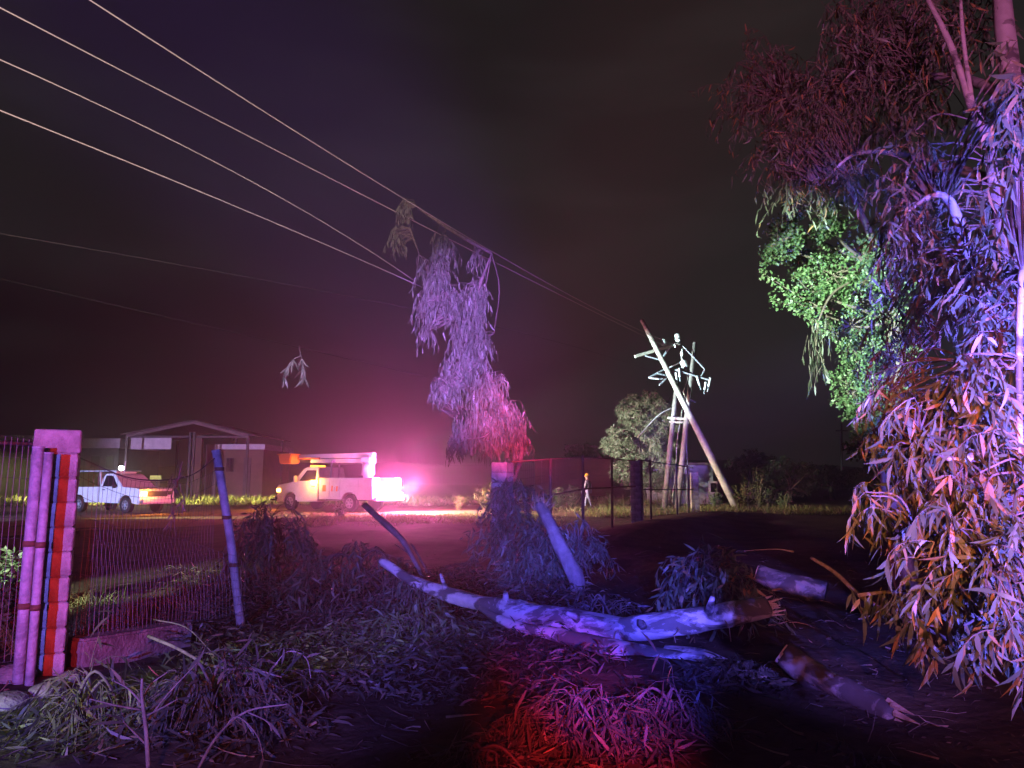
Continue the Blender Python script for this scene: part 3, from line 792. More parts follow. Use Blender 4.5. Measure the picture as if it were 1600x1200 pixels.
YB = 56
t = thing('open_shed', 'tall open shed with pitched tin roof on posts behind the pickup', 'shed', (*at(292, 780, YB).xy, 0))
xl, xr = at(196, 700, YB).x, at(388, 700, YB).x
xm = at(300, 700, YB).x
ze, zt = at(292, 676, YB).z, at(292, 656, YB).z
nsheet = 12
for k in range(nsheet):
    for s, (xa, xb, za, zb) in enumerate(((xl - .5, xm, ze - .1, zt), (xm, xr + .5, zt, ze - .2))):
        y0 = YB + k * .75
        MB().add([(xa, y0, za), (xb, y0, zb), (xb, y0 + .72, zb), (xa, y0 + .72, za), (xa, y0, za - .06), (xb, y0, zb - .06), (xb, y0 + .72, zb - .06), (xa, y0 + .72, za - .06)],
                 [(0, 1, 2, 3), (7, 6, 5, 4), (0, 4, 5, 1), (1, 5, 6, 2), (2, 6, 7, 3), (3, 7, 4, 0)]).build('roof_sheet', M['roof'], t)
for px in (197, 296, 302, 386):
    for y in (YB + .1, YB + 8.6):
        x = at(px, 700, YB).x
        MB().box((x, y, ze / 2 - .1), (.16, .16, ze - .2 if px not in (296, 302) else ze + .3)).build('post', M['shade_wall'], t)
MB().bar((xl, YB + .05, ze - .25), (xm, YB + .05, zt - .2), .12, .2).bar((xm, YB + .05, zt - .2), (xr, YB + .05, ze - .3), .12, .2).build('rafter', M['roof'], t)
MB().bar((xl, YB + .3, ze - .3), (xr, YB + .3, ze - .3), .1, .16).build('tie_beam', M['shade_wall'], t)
bx(t, 'inner_wall', 318, 340, 694, 790, YB + 5, .3, M['roof'])
bx(t, 'stacked_crate', 230, 250, 752, 790, YB + 2, 1.2, M['plaster'])
bx(t, 'stacked_crate', 254, 270, 762, 790, YB + 2, 1.0, M['shade_wall'])
bx(t, 'inner_wall', 300, 316, 680, 790, YB + 3, .3, M['plaster'])
bx(t, 'hanging_sheet', 204, 268, 684, 702, YB + 2.5, .08, M['fascia'])

def low_house(name, label, px0, px1, pyf0, pyf1, Y, m, wins, base=None):
    t = thing(name, label, 'house', (*at((px0 + px1) / 2, 780, Y).xy, 0))
    bx(t, 'wall', px0 + 2, px1 - 2, pyf1, 800, Y + .4, 7, m)
    bx(t, 'fascia', px0, px1, pyf0, pyf1, Y, 8, M['fascia'])
    for (a, b, c, d) in wins:
        w = bx(t, 'window', a, b, c, d, Y + .34, .08, M['shade_wall'])
        bx(w, 'pane', a + 1, b - 1, c + 1, d - 1, Y + .30, .06, M['glass'])
    return t
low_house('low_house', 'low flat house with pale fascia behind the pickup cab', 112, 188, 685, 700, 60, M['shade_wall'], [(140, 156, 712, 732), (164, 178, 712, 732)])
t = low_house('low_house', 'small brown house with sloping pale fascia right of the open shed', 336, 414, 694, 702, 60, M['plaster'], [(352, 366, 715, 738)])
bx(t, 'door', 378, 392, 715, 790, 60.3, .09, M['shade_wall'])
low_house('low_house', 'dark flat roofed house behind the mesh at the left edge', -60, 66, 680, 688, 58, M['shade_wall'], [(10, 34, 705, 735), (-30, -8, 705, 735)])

t = thing('red_sheet_wall', 'dark red sheet metal wall behind the walking worker', 'wall', (*at(890, 780, 56).xy, 0))
for k in range(11):
    bx(t, 'panel', 836 + k * 11, 846.4 + k * 11, 717 + random.uniform(-.5, .5), 775, 56 + (k % 2) * .03, .06, M['redwall'])
t = thing('pale_hut', 'pale sheet metal hut behind the twin poles with a small window', 'hut', (*at(1060, 780, 47).xy, 0))
for k in range(8):
    bx(t, 'wall_panel', 1010 + k * 13, 1022.4 + k * 13, 727, 800, 48 + (k % 2) * .03, .08, M['hut'])
bx(t, 'side_wall', 1010, 1113, 730, 800, 48.2, 3.5, M['hut'])
bx(t, 'roof', 1006, 1116, 723, 727, 47.7, 4.6, M['roof'])
w = bx(t, 'window', 1108, 1121, 752, 771, 47.6, .12, M['fascia']); bx(w, 'pane', 1111, 1119, 755, 769, 47.52, .1, M['glass'])

# sign board and work lamp by the pickup
t = thing('notice_board', 'small yellow green reflective board behind the pickup bonnet', 'sign', (*at(243, 780, 44).xy, 0))
bx(t, 'board', 234, 252, 743, 749, 44, .06, mat('reflective_yellow', (.6, .75, .08), .5))
bx(t, 'post', 242, 244.5, 749, 795, 44.02, .06, M['galv'])
t = thing('work_lamp', 'bright white work lamp on a stand above the pickup roof', 'lamp', (*at(190, 780, 42).xy, 0))
lp = at(190.5, 731.5, 42)
MB().tube([(lp.x, lp.y, 0), (lp.x, lp.y, lp.z)], .03, 8).build('stand', M['galv'], t)
MB().tube([lp + Vector((0, -.12, 0)), lp + Vector((0, -.08, 0)), lp + Vector((0, .15, 0))], [.13, .14, .08], 14).build('lamp_head', E_COOL, t, True)
point('work_lamp_light', lp + Vector((0, -.3, 0)), (.85, .92, 1), 160, .1)

# ------------------------------------------------------------------ the worker
def person():
    F = at(919, 795, 40.2); base = Vector((F.x, 40.2, gz(F.x, 40.2) + .06))
    t = thing('person', 'person in dark vest, pale trousers and yellow hard hat walking on the road', 'person', base, local=True)
    t.rotation_euler = (0, 0, R(60))        # looks left and away along +y
    J, Rr, E = [], [], []
    def jn(p, r, par=None):
        J.append(p); Rr.append(r)
        if par is not None: E.append((par, len(J) - 1))
        return len(J) - 1
    pel = jn((0, 0, .95), .135); ab = jn((0, .01, 1.10), .125, pel); ch = jn((0, .02, 1.32), .145, ab)
    nk = jn((0, .03, 1.47), .062, ch); hd0 = jn((0, .045, 1.56), .075, nk); hd = jn((0, .05, 1.65), .098, hd0); jn((0, .045, 1.74), .08, hd)
    jn((0, .15, 1.635), .018, hd)
    for s, kx, fy, ay in ((1, .10, .22, -.14), (-1, -.10, -.24, .16)):
        hp = jn((s * .10, 0, .88), .10, pel); kn = jn((s * .105, fy * .55 + .04, .50), .068, hp); an = jn((s * .11, fy, .10), .045, kn)
        ft = jn((s * .115, fy + .09, .045), .042, an); jn((s * .12, fy + .19, .035), .034, ft)
        sh = jn((s * .19, .02, 1.39), .07, ch); el = jn((s * .25, ay * .5 - .02, 1.12), .048, sh); wr = jn((s * .26, ay + .06, .90), .033, el)
        pm = jn((s * .26, ay + .075, .83), .036, wr)
        for k in range(4): jn((s * .26 + (k - 1.5) * .004, ay + .06 + k * .016, .735 + abs(k - 1.4) * .008), .010, pm)
        jn((s * .235, ay + .12, .79), .011, pm)
    me = bpy.data.meshes.new('body'); me.from_pydata(J, E, [])
    o = bpy.data.objects.new('body', me); COL.objects.link(o); o.parent = t
    md = o.modifiers.new('skin', 'SKIN'); sub = o.modifiers.new('sub', 'SUBSURF'); sub.levels = sub.render_levels = 2
    for k, r in enumerate(Rr): me.skin_vertices[0].data[k].radius = (r, r)
    me.skin_vertices[0].data[0].use_root = True
    m = bpy.data.materials.new('clothed_body'); m.use_nodes = True
    n, l = m.node_tree.nodes, m.node_tree.links
    tcn = n.new('ShaderNodeTexCoord'); sp = n.new('ShaderNodeSeparateXYZ'); l.new(tcn.outputs['Object'], sp.inputs[0])
    cr = n.new('ShaderNodeValToRGB'); cr.color_ramp.interpolation = 'CONSTANT'
    stops = [(0, (.03, .025, .02)), (.055, (.24, .28, .40)), (.52, (.34, .34, .40)), (.82, (.42, .27, .19))]
    els = cr.color_ramp.elements
    while len(els) < 4: els.new(.5)
    for e, (p, c) in zip(els, stops): e.position = p; e.color = (*c, 1)
    dv = n.new('ShaderNodeMath'); dv.operation = 'DIVIDE'; dv.inputs[1].default_value = 1.8
    l.new(sp.outputs[2], dv.inputs[0]); l.new(dv.outputs[0], cr.inputs[0]); l.new(cr.outputs[0], n['Principled BSDF'].inputs['Base Color'])
    me.materials.append(m)
    MB().tube([(0, .005, .97), (0, .01, 1.08), (0, .02, 1.25), (0, .02, 1.40), (0, .025, 1.45)], [.155, .152, .172, .150, .09], 16, False).build('vest', M['black'], t, True)
    hat = MB().tube([(0, .04, 1.70), (0, .045, 1.72), (0, .04, 1.77), (0, .035, 1.82), (0, .03, 1.845)], [.128, .126, .115, .075, .02], 16).build('hard_hat', mat('hat_yellow', (.80, .52, .03), .35, .5), t, True)
    MB().tube([(0, .07, 1.695), (0, .075, 1.708)], [.158, .150], 16).build('brim', mat('brim_yellow', (.78, .50, .03), .35, .5), hat, True)
person()

# ------------------------------------------------------------------ trees
def crown_leaves(lv, c, rad, n, leaf, lw, pend=.6, shell=.45):
    c = Vector(c)
    for _ in range(n):
        d = rv(1).normalized(); k = (shell + (1 - shell) * random.random()) if random.random() < .8 else random.random()
        p = Vector((c.x + d.x * rad[0] * k, c.y + d.y * rad[1] * k, c.z + d.z * rad[2] * k))
        lv.add(p, (rv(.6) + Vector((0, 0, -pend))), leaf * random.uniform(.6, 1.25), lw * random.uniform(.7, 1.2))

def bushy_tree(name, label, base, blobs, leaf, m, trunk=(.2, 2.0), cat='tree', group=None, prof='lance', sub=26, per=34):
    """trunk, limbs to each blob and clumped leaves so that gaps stay between clumps"""
    base = Vector(base); t = thing(name, label, cat, base, group)
    mb = MB(); fork = base + Vector((0, 0, trunk[1]))
    mb.tube([base - Vector((0, 0, .2)), base.lerp(fork, .5) + rv(.05), fork], [trunk[0], trunk[0] * .8, trunk[0] * .65], 10)
    lv = Leaves(); tw = MB()
    for (c, r_) in blobs:
        c = Vector(c); mb.tube(curve_pts([fork - Vector((0, 0, .15)), fork.lerp(c, .5) + rv(.15), c], 4), lerp_list([trunk[0] * .5, trunk[0] * .12], 9), 6)
        for _ in range(sub):
            d = rv(1).normalized(); k = random.uniform(.55, 1.0)
            q = c + Vector((d.x * r_[0] * k, d.y * r_[1] * k, d.z * r_[2] * k))
            tw.tube([c.lerp(q, .2), c.lerp(q, .6) + rv(.06), q], [.02, .012, .005], 3, False)
            cr = random.uniform(.13, .24) * (r_[0] + r_[2]) / 2
            crown_leaves(lv, q, (cr, cr, cr * .9), per, leaf, leaf * (.16 if prof == 'lance' else .7), .4, .2)
    mb.build('trunk', M['twig'], t, True); o = tw.build('twigs', M['twig'], t); o['kind'] = 'stuff'
    lv.build(m, t, prof, name='crown', droop=.1)
    return t

def blob(px, py, rx, ry, Y, rY=None):
    k = Y / FPX; return (at(px, py, Y), (rx * k, rY or rx * k, ry * k))

# grey tree by the poles
YT = 46
bushy_tree('grey_tree', 'rounded grey green tree behind the twin poles', (at(1005, 780, YT).x, YT, 0),
           [blob(*q, YT) for q in ((990, 640, 26, 28), (1020, 635, 24, 26), (965, 690, 24, 24), (1000, 690, 34, 34), (1035, 680, 24, 36), (985, 735, 30, 26), (1025, 735, 34, 34), (1045, 645, 10, 20))],
           .30, M['leaf_grey'], (.25, 1.2), sub=56, per=52)
# dark bushes and trees along the right
dark_specs = [('dark round tree left of the grey tree', (910, 705, 34, 22), 62), ('brown lit low tree behind the red sheet wall', (945, 730, 30, 20), 58),
              ('tall dim shrub right of the toppling pole', (1175, 715, 44, 18), 60), ('dark broad tree on the right horizon', (1235, 735, 50, 26), 52),
              ('dark tree beside the distant pole', (1300, 740, 48, 22), 58), ('dark low tree partly behind the near leaves', (1370, 745, 50, 26), 54)]
for lb, (px, py, rx, ry), Y in dark_specs:
    bl = [blob(px + random.uniform(-.6, .6) * rx, py + random.uniform(-.25, .6) * ry, rx * random.uniform(.4, .6), ry * random.uniform(.5, .8), Y + random.uniform(-1, 1)) for _ in range(6)]
    bl.append(blob(px, py + ry, rx * .9, ry * .8, Y))
    bushy_tree('dark_tree', lb, (at(px, 780, Y).x, Y, 0), bl, .24, M['bush'], (.18, 1.0), group='dark trees on the horizon', sub=22, per=30)
# distant pole
t = thing('distant_pole', 'thin dark utility pole far off beside the near leaves', 'utility pole', (*at(1315, 770, 90).xy, 0))
a, b = at(1315, 775, 90), at(1315, 657, 90)
MB().tube([(a.x, 90, 0), b], [.16, .11], 8).build('shaft', M['dark_steel'], t)
MB().bar(at(1306, 673, 90), at(1324, 673, 90), .14).build('crossarm', M['dark_steel'], t)

# ---- second tree with small round leaves, lit white green
t = thing('round_leaf_tree', 'leafy tree with small round leaves lit green behind the near gum', 'tree', (5.1, 9.8, 0))
trunk_mb = MB().tube(curve_pts([(5.1, 9.8, -.1), (4.95, 9.8, 1.5), at(1400, 560, 9.7), at(1385, 430, 9.8), at(1330, 300, 9.6)], 8), lerp_list([.16, .13, .1, .07, .03], 33), 9, wob=.2)
lv, tw, dk = Leaves(), MB(), Leaves()
greens = [(1290, 350, 40, 35), (1215, 385, 25, 40), (1270, 460, 45, 35), (1340, 450, 45, 45), (1330, 610, 35, 50), (1300, 430, 60, 50), (1350, 400, 50, 50), (1250, 400, 35, 50), (1370, 470, 45, 55), (1330, 510, 55, 50), (1345, 570, 45, 50), (1365, 640, 45, 45), (1390, 560, 40, 80), (1230, 350, 22, 40), (1360, 700, 30, 40), (1410, 660, 40, 60)]
lp_pts = [at(1385, 430, 9.8), at(1400, 560, 9.7), at(1390, 500, 9.75)]
for (px, py, rx, ry) in greens:
    c, r_ = blob(px, py, rx, ry, 9.6 + random.uniform(-.5, .5), .5)
    src = min(lp_pts, key=lambda q: (q - c).length)
    br = curve_pts([src, src.lerp(c, .5) + rv(.08), c], 5); tw.tube(br, lerp_list([.03, .01], len(br)), 5)
    for _ in range(24):
        d = rv(1).normalized(); k = random.uniform(.3, 1)
        q = c + Vector((d.x * r_[0] * k, d.y * r_[1] * k, d.z * r_[2] * k))
        tw.tube([c.lerp(q, .1), c.lerp(q, .55) + rv(.04), q], [.009, .006, .003], 3, False)
        crown_leaves(lv, q, (.13, .13, .12), 36, .044, .030, .25, .2)
# sprays reaching out to the left
for (x0, y0, x1, y1) in ((1300, 490, 1190, 425), (1290, 480, 1205, 470), (1310, 500, 1240, 470), (1310, 520, 1265, 500)):
    pts = curve_pts([at(x0, y0, 9.3), at((x0 + x1) / 2, (y0 + y1) / 2 + 3, 9.2), at(x1, y1, 9.1)], 8)
    tw.tube(pts, lerp_list([.012, .003], len(pts)), 4, False)
    for p in pts[6:]:
        crown_leaves(lv, p + rv(.03), (.09, .09, .09), 10, .05, .034, .2, .1)
trunk_mb.build('trunk', M['twig'], t, True); o = tw.build('twigs', M['twig'], t); o['kind'] = 'stuff'
lv.build(M['leaf_round'], t, 'round', name='crown', droop=.05)

# ---- the near gum tree on the right
GB = Vector((3.75, 4.9, 0))
t = thing('gum_tree', 'near gum tree at the right edge with hanging narrow leaves lit red and blue', 'tree', GB)
limbs = [
    ([GB - Vector((0, 0, .2)), GB + Vector((-.1, 0, .9)), at(1640, 640, 4.7), at(1615, 480, 4.7), at(1600, 300, 4.8), at(1580, 150, 5.0), at(1560, -60, 5.3)], [.17, .15, .12, .10, .085, .07, .06]),
    ([at(1612, 470, 4.7), at(1570, 360, 4.9), at(1553, 290, 5.0), at(1545, 220, 5.05), at(1520, 170, 5.1), at(1485, 70, 5.3), at(1445, -10, 5.5)], [.07, .05, .038, .034, .030, .022, .015]),
    ([at(1612, 520, 4.7), at(1540, 470, 4.6), at(1510, 400, 4.6), at(1495, 340, 4.6), at(1478, 308, 4.62), at(1455, 306, 4.65), at(1420, 330, 4.7)], [.06, .045, .036, .032, .028, .02, .008]),
    ([at(1622, 600, 4.6), at(1560, 640, 4.3), at(1530, 600, 4.2), at(1512, 560, 4.2)], [.05, .03, .02, .012]),
    ([at(1520, 170, 5.1), at(1505, 60, 5.2), at(1500, -20, 5.3)], [.02, .015, .01]),
    ([at(1580, 150, 5.0), at(1480, 120, 6.0), at(1350, 130, 7.0), at(1230, 170, 7.8)], [.05, .035, .022, .01]),
    ([at(1600, 300, 4.8), at(1450, 250, 6.0), at(1340, 240, 6.8), at(1280, 290, 7.0)], [.05, .03, .018, .008]),
    ([at(1612, 500, 4.7), at(1598, 420, 3.8), at(1592, 560, 3.7), at(1594, 690, 3.75), at(1604, 780, 3.8)], [.03, .018, .017, .015, .012]),
    ([GB + Vector((-.1, 0, .9)), at(1590, 700, 4.2), at(1500, 720, 4.0), at(1430, 690, 4.2)], [.06, .04, .02, .008]),
    ([GB + Vector((-.05, 0, .7)), at(1600, 900, 3.9), at(1520, 880, 3.9), at(1440, 850, 4.2)], [.05, .03, .018, .008]),
]
node_pts = []
for k, (ctrl, rad) in enumerate(limbs):
    pts = curve_pts(ctrl, 8); mb = MB().tube(pts, lerp_list(rad, len(pts)), 12 if k < 4 else 7, wob=.15)
    mb.build('trunk' if k == 0 else 'limb', M['bark'], t, True)
    node_pts += pts[2:]
lv, tw = Leaves(), MB()
regions = [  # px,py,rx,ry,Y,rY, branchlets, leaf length
    (1480, 700, 110, 90, 4.3, .45, 80, .15), (1430, 800, 90, 80, 4.5, .4, 55, .145), (1540, 620, 60, 140, 4.0, .35, 60, .155),
    (1540, 820, 75, 130, 3.9, .35, 75, .155), (1450, 690, 80, 60, 4.6, .3, 35, .14), (1575, 960, 40, 150, 3.5, .25, 28, .155),
    (1500, 900, 70, 60, 4.1, .3, 22, .155), (1425, 290, 60, 55, 4.9, .3, 30, .12), (1430, 390, 60, 80, 4.9, .35, 48, .12), (1480, 480, 60, 70, 4.7, .3, 34, .13),
    (1500, 340, 50, 60, 4.9, .25, 14, .12), (1585, 200, 25, 140, 3.7, .3, 26, .16), (1560, 440, 45, 120, 4.2, .3, 36, .15), (1400, 640, 50, 50, 4.9, .3, 26, .13),
    (1400, 70, 130, 80, 6.6, .6, 190, .115), (1210, 160, 80, 70, 8.0, .6, 170, .115), (1270, 260, 90, 60, 7.3, .5, 160, .115), (1340, 180, 110, 80, 7.2, .6, 190, .115),
    (1395, 400, 30, 60, 6.2, .3, 26, .12), (1400, 540, 30, 70, 6.0, .3, 24, .12), (1235, 300, 35, 30, 7.4, .3, 20, .11), (1320, 290, 35, 30, 7.1, .3, 20, .11), (1520, 60, 70, 70, 5.6, .4, 30, .14), (1430, 180, 80, 70, 6.4, .5, 40, .14),
]
for (px, py, rx, ry, Y, rY, nb, leaf) in regions:
    for _ in range(nb):
        d = rv(1).normalized() * (random.random() ** .4)
        yy = Y + d.y * rY
        p = at(px + d.x * rx, py + d.z * ry - 30, yy)
        src = min(node_pts, key=lambda q: (q - p).length_squared)
        if (src - p).length > .05:
            mid = src.lerp(p, .55) + Vector((0, 0, .12 * (src - p).length)) + rv(.03)
            pts = curve_pts([src, mid, p], 4); tw.tube(pts, lerp_list([.007, .004], len(pts)), 3, False)
        branchlet(tw, lv, p, Vector((random.gauss(0, .6), random.gauss(0, .5), random.uniform(-.4, .4))), random.uniform(.18, .36) * Y / 4.3, leaf * .76, leaf * .145, .021 * Y / 4.3, .85, .0026, .52, 5, .85)
o = tw.build('twigs', M['twig'], t); o['kind'] = 'stuff'
lv.build(M['leaf'], t, 'lance', 300, 'crown', .22, .38)

# hanging spray between the two, its shade put into the dark leaf colour
t = thing('hanging_spray', 'dim narrow leaf spray hanging left of the green lit leaves', 'branch', at(1275, 560, 8.6))
lv, tw = Leaves(), MB()
MB().tube(curve_pts([at(1330, 440, 9.0), at(1300, 460, 8.8), at(1280, 500, 8.6), at(1275, 540, 8.6)], 6), lerp_list([.02, .006], 19), 6).build('stem', M['twig'], t, True)
for _ in range(26):
    p = at(1278 + random.gauss(0, 13), 505 + random.uniform(-15, 70), 8.6 + random.gauss(0, .12))
    branchlet(tw, lv, p, (random.gauss(0, .3), random.gauss(0, .3), -.4), .3, .12, .018, .04, .9, .003, .25, 4, 1.2)
o = tw.build('twigs', M['twig'], t); o['kind'] = 'stuff'; lv.build(M['bush'], t)

# ---- the tree top caught in the wires
YC = 18.6
t = thing('torn_treetop', 'torn leafy tree top hanging from the overhead wires above the blue pillar', 'branch', (*at(760, 700, YC).xy, 1.8))
stems = [
    ([at(768, 396, YC), at(745, 470, YC), at(752, 560, YC), at(790, 640, YC), at(815, 700, YC - .2), at(800, 760, YC - .6)], [.03, .05, .07, .08, .07, .04]),
    ([at(650, 322, YC), at(690, 350, YC), at(730, 375, YC), at(768, 396, YC)], [.03, .04, .045, .035]),
    ([at(752, 560, YC), at(720, 500, YC), at(690, 440, YC), at(700, 370, YC)], [.04, .03, .02, .01]),
    ([at(640, 356, YC), at(648, 378, YC), at(655, 398, YC)], [.03, .028, .012]),
    ([at(752, 560, YC), at(715, 600, YC - .2), at(690, 640, YC - .2)], [.03, .02, .008]),
    ([at(790, 640, YC), at(760, 680, YC - .2), at(720, 690, YC - .3), at(700, 730, YC - .3)], [.035, .025, .015, .008]),
    ([at(768, 396, YC), at(760, 440, YC), at(745, 500, YC)], [.015, .012, .008]), ([at(768, 396, YC), at(780, 450, YC), at(772, 520, YC)], [.012, .01, .006]),
]
nodes = []
for ctrl, rad in stems:
    pts = curve_pts(ctrl, 7); MB().tube(pts, lerp_list(rad, len(pts)), 7, wob=.1).build('stem', M['twig'], t, True); nodes += pts
lv, tw = Leaves(), MB()
for (px, py, rx, ry, nb) in ((632, 330, 7, 16, 14), (619, 375, 9, 16, 14), (690, 390, 20, 22, 26), (680, 430, 30, 26, 52), (700, 470, 36, 26, 56), (662, 480, 12, 22, 20), (745, 405, 10, 14, 8), (745, 470, 20, 34, 40), (730, 520, 30, 34, 60), (725, 570, 34, 34, 66),
                             (752, 540, 14, 30, 26), (695, 605, 24, 16, 44), (765, 610, 30, 34, 60), (795, 655, 24, 34, 60), (735, 665, 28, 22, 48), (770, 680, 30, 26, 44), (715, 690, 16, 12, 24), (812, 690, 12, 26, 24), (668, 520, 8, 10, 8)):
    for _ in range(int(nb * 2.0)):
        d = rv(1).normalized() * (random.random() ** .45)
        p = at(px + d.x * rx, py + d.z * ry - 8, YC + d.y * .45)
        src = min(nodes, key=lambda q: (q - p).length_squared)
        if (src - p).length > .12: tw.tube([src, src.lerp(p, .5) + rv(.04), p], [.010, .007, .004], 3, False)
        branchlet(tw, lv, p, (random.gauss(0, .6), random.gauss(0, .6), -.2), random.uniform(.25, .6), .19, .034, .05, 1.1, .005, .30, 4, 1.3)
o = tw.build('twigs', M['twig'], t); o['kind'] = 'stuff'; lv.build(M['leaf_grey'], t, 'lance', 0, 'foliage', .18, .22)

# single sprig on the faint wire
t = thing('leaf_sprig', 'small leaf sprig dangling alone from a faint wire above the truck', 'branch', at(466, 545, 17.3))
pts = curve_pts([at(467, 541, 17.3), at(470, 556, 17.3), at(474, 572, 17.3), at(476, 590, 17.3)], 4); tw = MB(); tw.tube(pts, lerp_list([.012, .005], len(pts)), 5)
p2 = curve_pts([at(470, 556, 17.3), at(458, 562, 17.3), at(448, 575, 17.3), at(445, 590, 17.3)], 4); tw.tube(p2, lerp_list([.009, .004], len(p2)), 5)
tw.build('stem', M['twig'], t, True); lv = Leaves()
for p in pts[5:] + p2[4:]:
    for _ in range(3): lv.add(p, rv(.35) + Vector((0, 0, -1)), random.uniform(.18, .3), .05)
lv.build(M['leaf_grey'], t)

# ------------------------------------------------------------------ fallen wood
def g_at(px, py, lift=0):
    """ground point seen at a photo pixel"""
    u, v = (px - 800) / FPX, (600 - py) / FPX
    d = Vector((u, CP - v * SP, SP + v * CP)); k = (CAMZ - .03) / -d.z
    for _ in range(5):
        p = Vector((0, 0, CAMZ)) + d * k; k = (CAMZ - gz(p.x, p.y) - lift) / -d.z
    return Vector((0, 0, CAMZ)) + d * k

def log(name, label, ctrl, rad, m='bark_log', n=10, sides=18, cat='log', ends=True):
    pts = curve_pts(ctrl, n)
    t = thing(name, label, cat, Vector((pts[0].x, pts[0].y, 0)))
    rr = lerp_list(rad, len(pts))
    MB().tube(pts, rr, sides, wob=.30).build('bark', M[m], t, True)
    return t, pts, rr

def cut_face(p, d, r, parent):
    d = Vector(d).normalized()
    mb = MB(); mb.tube([Vector(p) - d * .01, Vector(p) + d * .012], r * .93, 16).build('cut_face', M['palewood'], parent)

# long mottled trunk across the foreground
t, pts, rr = log('mottled_log', 'long mottled gum trunk lying across the foreground', [at(596, 876, 9.2), at(640, 905, 9.0), at(715, 933, 8.6), at(800, 952, 8.2), at(900, 972, 7.9), at(990, 982, 7.7), at(1080, 972, 7.6), at(1150, 960, 7.6), at(1196, 950, 7.7)],
                 [.05, .055, .085, .11, .115, .12, .122, .12, .10])
for k in range(13):
    a = k * .49; p = pts[-1] + Vector((0, math.cos(a) * .07, math.sin(a) * .07))
    MB().tube([p - Vector((.06, 0, 0)), p + Vector((random.uniform(.05, .2), random.uniform(-.03, .03), random.uniform(-.02, .06)))], [.022, .004], 5).build('splinter', M['palewood'], t)
for k, (i, l) in enumerate(((18, .16), (29, .10), (41, .22), (52, .12), (63, .18), (72, .09))):
    p, d = pts[i], Vector((random.uniform(-.5, .3), random.uniform(-.9, .2), random.uniform(.3, 1))).normalized()
    MB().tube([p, p + d * (rr[i] + l * .4), p + d * (rr[i] + l) + rv(.015)], [rr[i] * .5, rr[i] * .3, rr[i] * .2], 8, wob=.3).build('branch_stub', M['bark_log'], t, True)
for i in (24, 33, 38, 47, 57, 66):
    p = pts[i] + Vector((0, -rr[i] * .8, rr[i] * random.uniform(-.3, .5))); l = random.uniform(.18, .4)
    q = [p + Vector((random.uniform(-.3, .3) * l * u, -.05 * u - random.uniform(0, .02), -l * u * u * .6)) for u in (0, .35, .7, 1)]
    mb_ = MB()
    for a_, b_, w in zip(q, q[1:], (.022, .017, .010)): mb_.bar(a_, b_, w, .004)
    mb_.build('bark_strip', M['splinter'], t)
# its side limb running along underneath
pts2 = curve_pts([at(728, 936, 8.5), at(790, 972, 8.1), at(850, 988, 7.8), at(930, 1006, 7.4), at(1020, 1026, 7.0), at(1100, 1040, 6.8), at(1160, 1062, 6.5)], 8)
MB().tube(pts2, lerp_list([.03, .05, .06, .085, .09, .08, .05], len(pts2)), 14, wob=.2).build('side_limb', M['bark_log'], t, True)
pts3 = curve_pts([at(1040, 1015, 7.2), at(1100, 1025, 7.0), at(1150, 1045, 6.8), at(1200, 1050, 6.7)], 6)
MB().tube(pts3, lerp_list([.05, .06, .05, .03], len(pts3)), 10, wob=.2).build('side_limb', M['bark'], t, True)

# splintered log leaning on the leaf pile by the second pillar
t, pts, rr = log('splintered_log', 'broken log with splintered dark tip leaning up beside the blue pillar', [at(902, 932, 10.3), at(900, 905, 10.4), at(882, 868, 10.7), at(862, 825, 11.0), at(843, 790, 11.3)], [.095, .11, .10, .095, .09], 'pole_dark')
for k in range(22):
    a = k * 2.4; r_ = .085 * random.random() ** .4; p = pts[-1] + Vector((math.cos(a) * r_, math.sin(a) * r_, -.02))
    MB().tube([p - Vector((0, 0, .05)), p + Vector((random.uniform(-.10, .03), random.uniform(-.04, .04), random.uniform(.06, .26)))], [.02, .003], 4).build('splinter', M['splinter'], t)
for k in range(14):
    p = pts[-6].lerp(pts[-1], random.random()) + Vector((.04, 0, .02))
    MB().tube([p, p + Vector((random.uniform(-.12, .16), random.uniform(-.05, .05), random.uniform(.05, .2)))], [.014, .003], 4).build('splinter', M['splinter'], t)

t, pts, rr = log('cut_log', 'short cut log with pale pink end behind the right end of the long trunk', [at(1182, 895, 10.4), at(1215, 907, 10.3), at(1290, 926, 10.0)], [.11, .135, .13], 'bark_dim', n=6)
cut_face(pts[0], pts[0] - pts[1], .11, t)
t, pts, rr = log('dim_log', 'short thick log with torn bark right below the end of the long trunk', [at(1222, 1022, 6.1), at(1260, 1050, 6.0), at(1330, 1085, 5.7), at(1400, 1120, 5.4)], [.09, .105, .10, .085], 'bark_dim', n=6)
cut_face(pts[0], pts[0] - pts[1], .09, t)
for k in range(9):
    a = k * .7; p = pts[-1] + Vector((0, math.cos(a) * .08, math.sin(a) * .08)); dd = (pts[-1] - pts[-2]).normalized()
    MB().tube([p - dd * .05, p + dd * random.uniform(.05, .16) + rv(.01)], [.025, .004], 5).build('splinter', M['splinter'], t)
t, pts, rr = log('thin_slanting_branch', 'bare blue lit pole like branch slanting up in front of the truck', [at(672, 925, 9.8), at(645, 872, 10.4), at(620, 835, 10.8), at(570, 790, 11.6)], [.025, .03, .045, .048], 'pole_dark', n=6, sides=10, cat='branch')
for ctrl in ([at(643, 850, 10.5), at(655, 870, 10.3), at(668, 895, 10.1)], [at(645, 868, 10.5), at(632, 860, 10.6), at(617, 850, 10.8)]):
    MB().tube(curve_pts(ctrl, 4), lerp_list([.018, .008], 9), 6).build('twig', M['twig'], t, True)

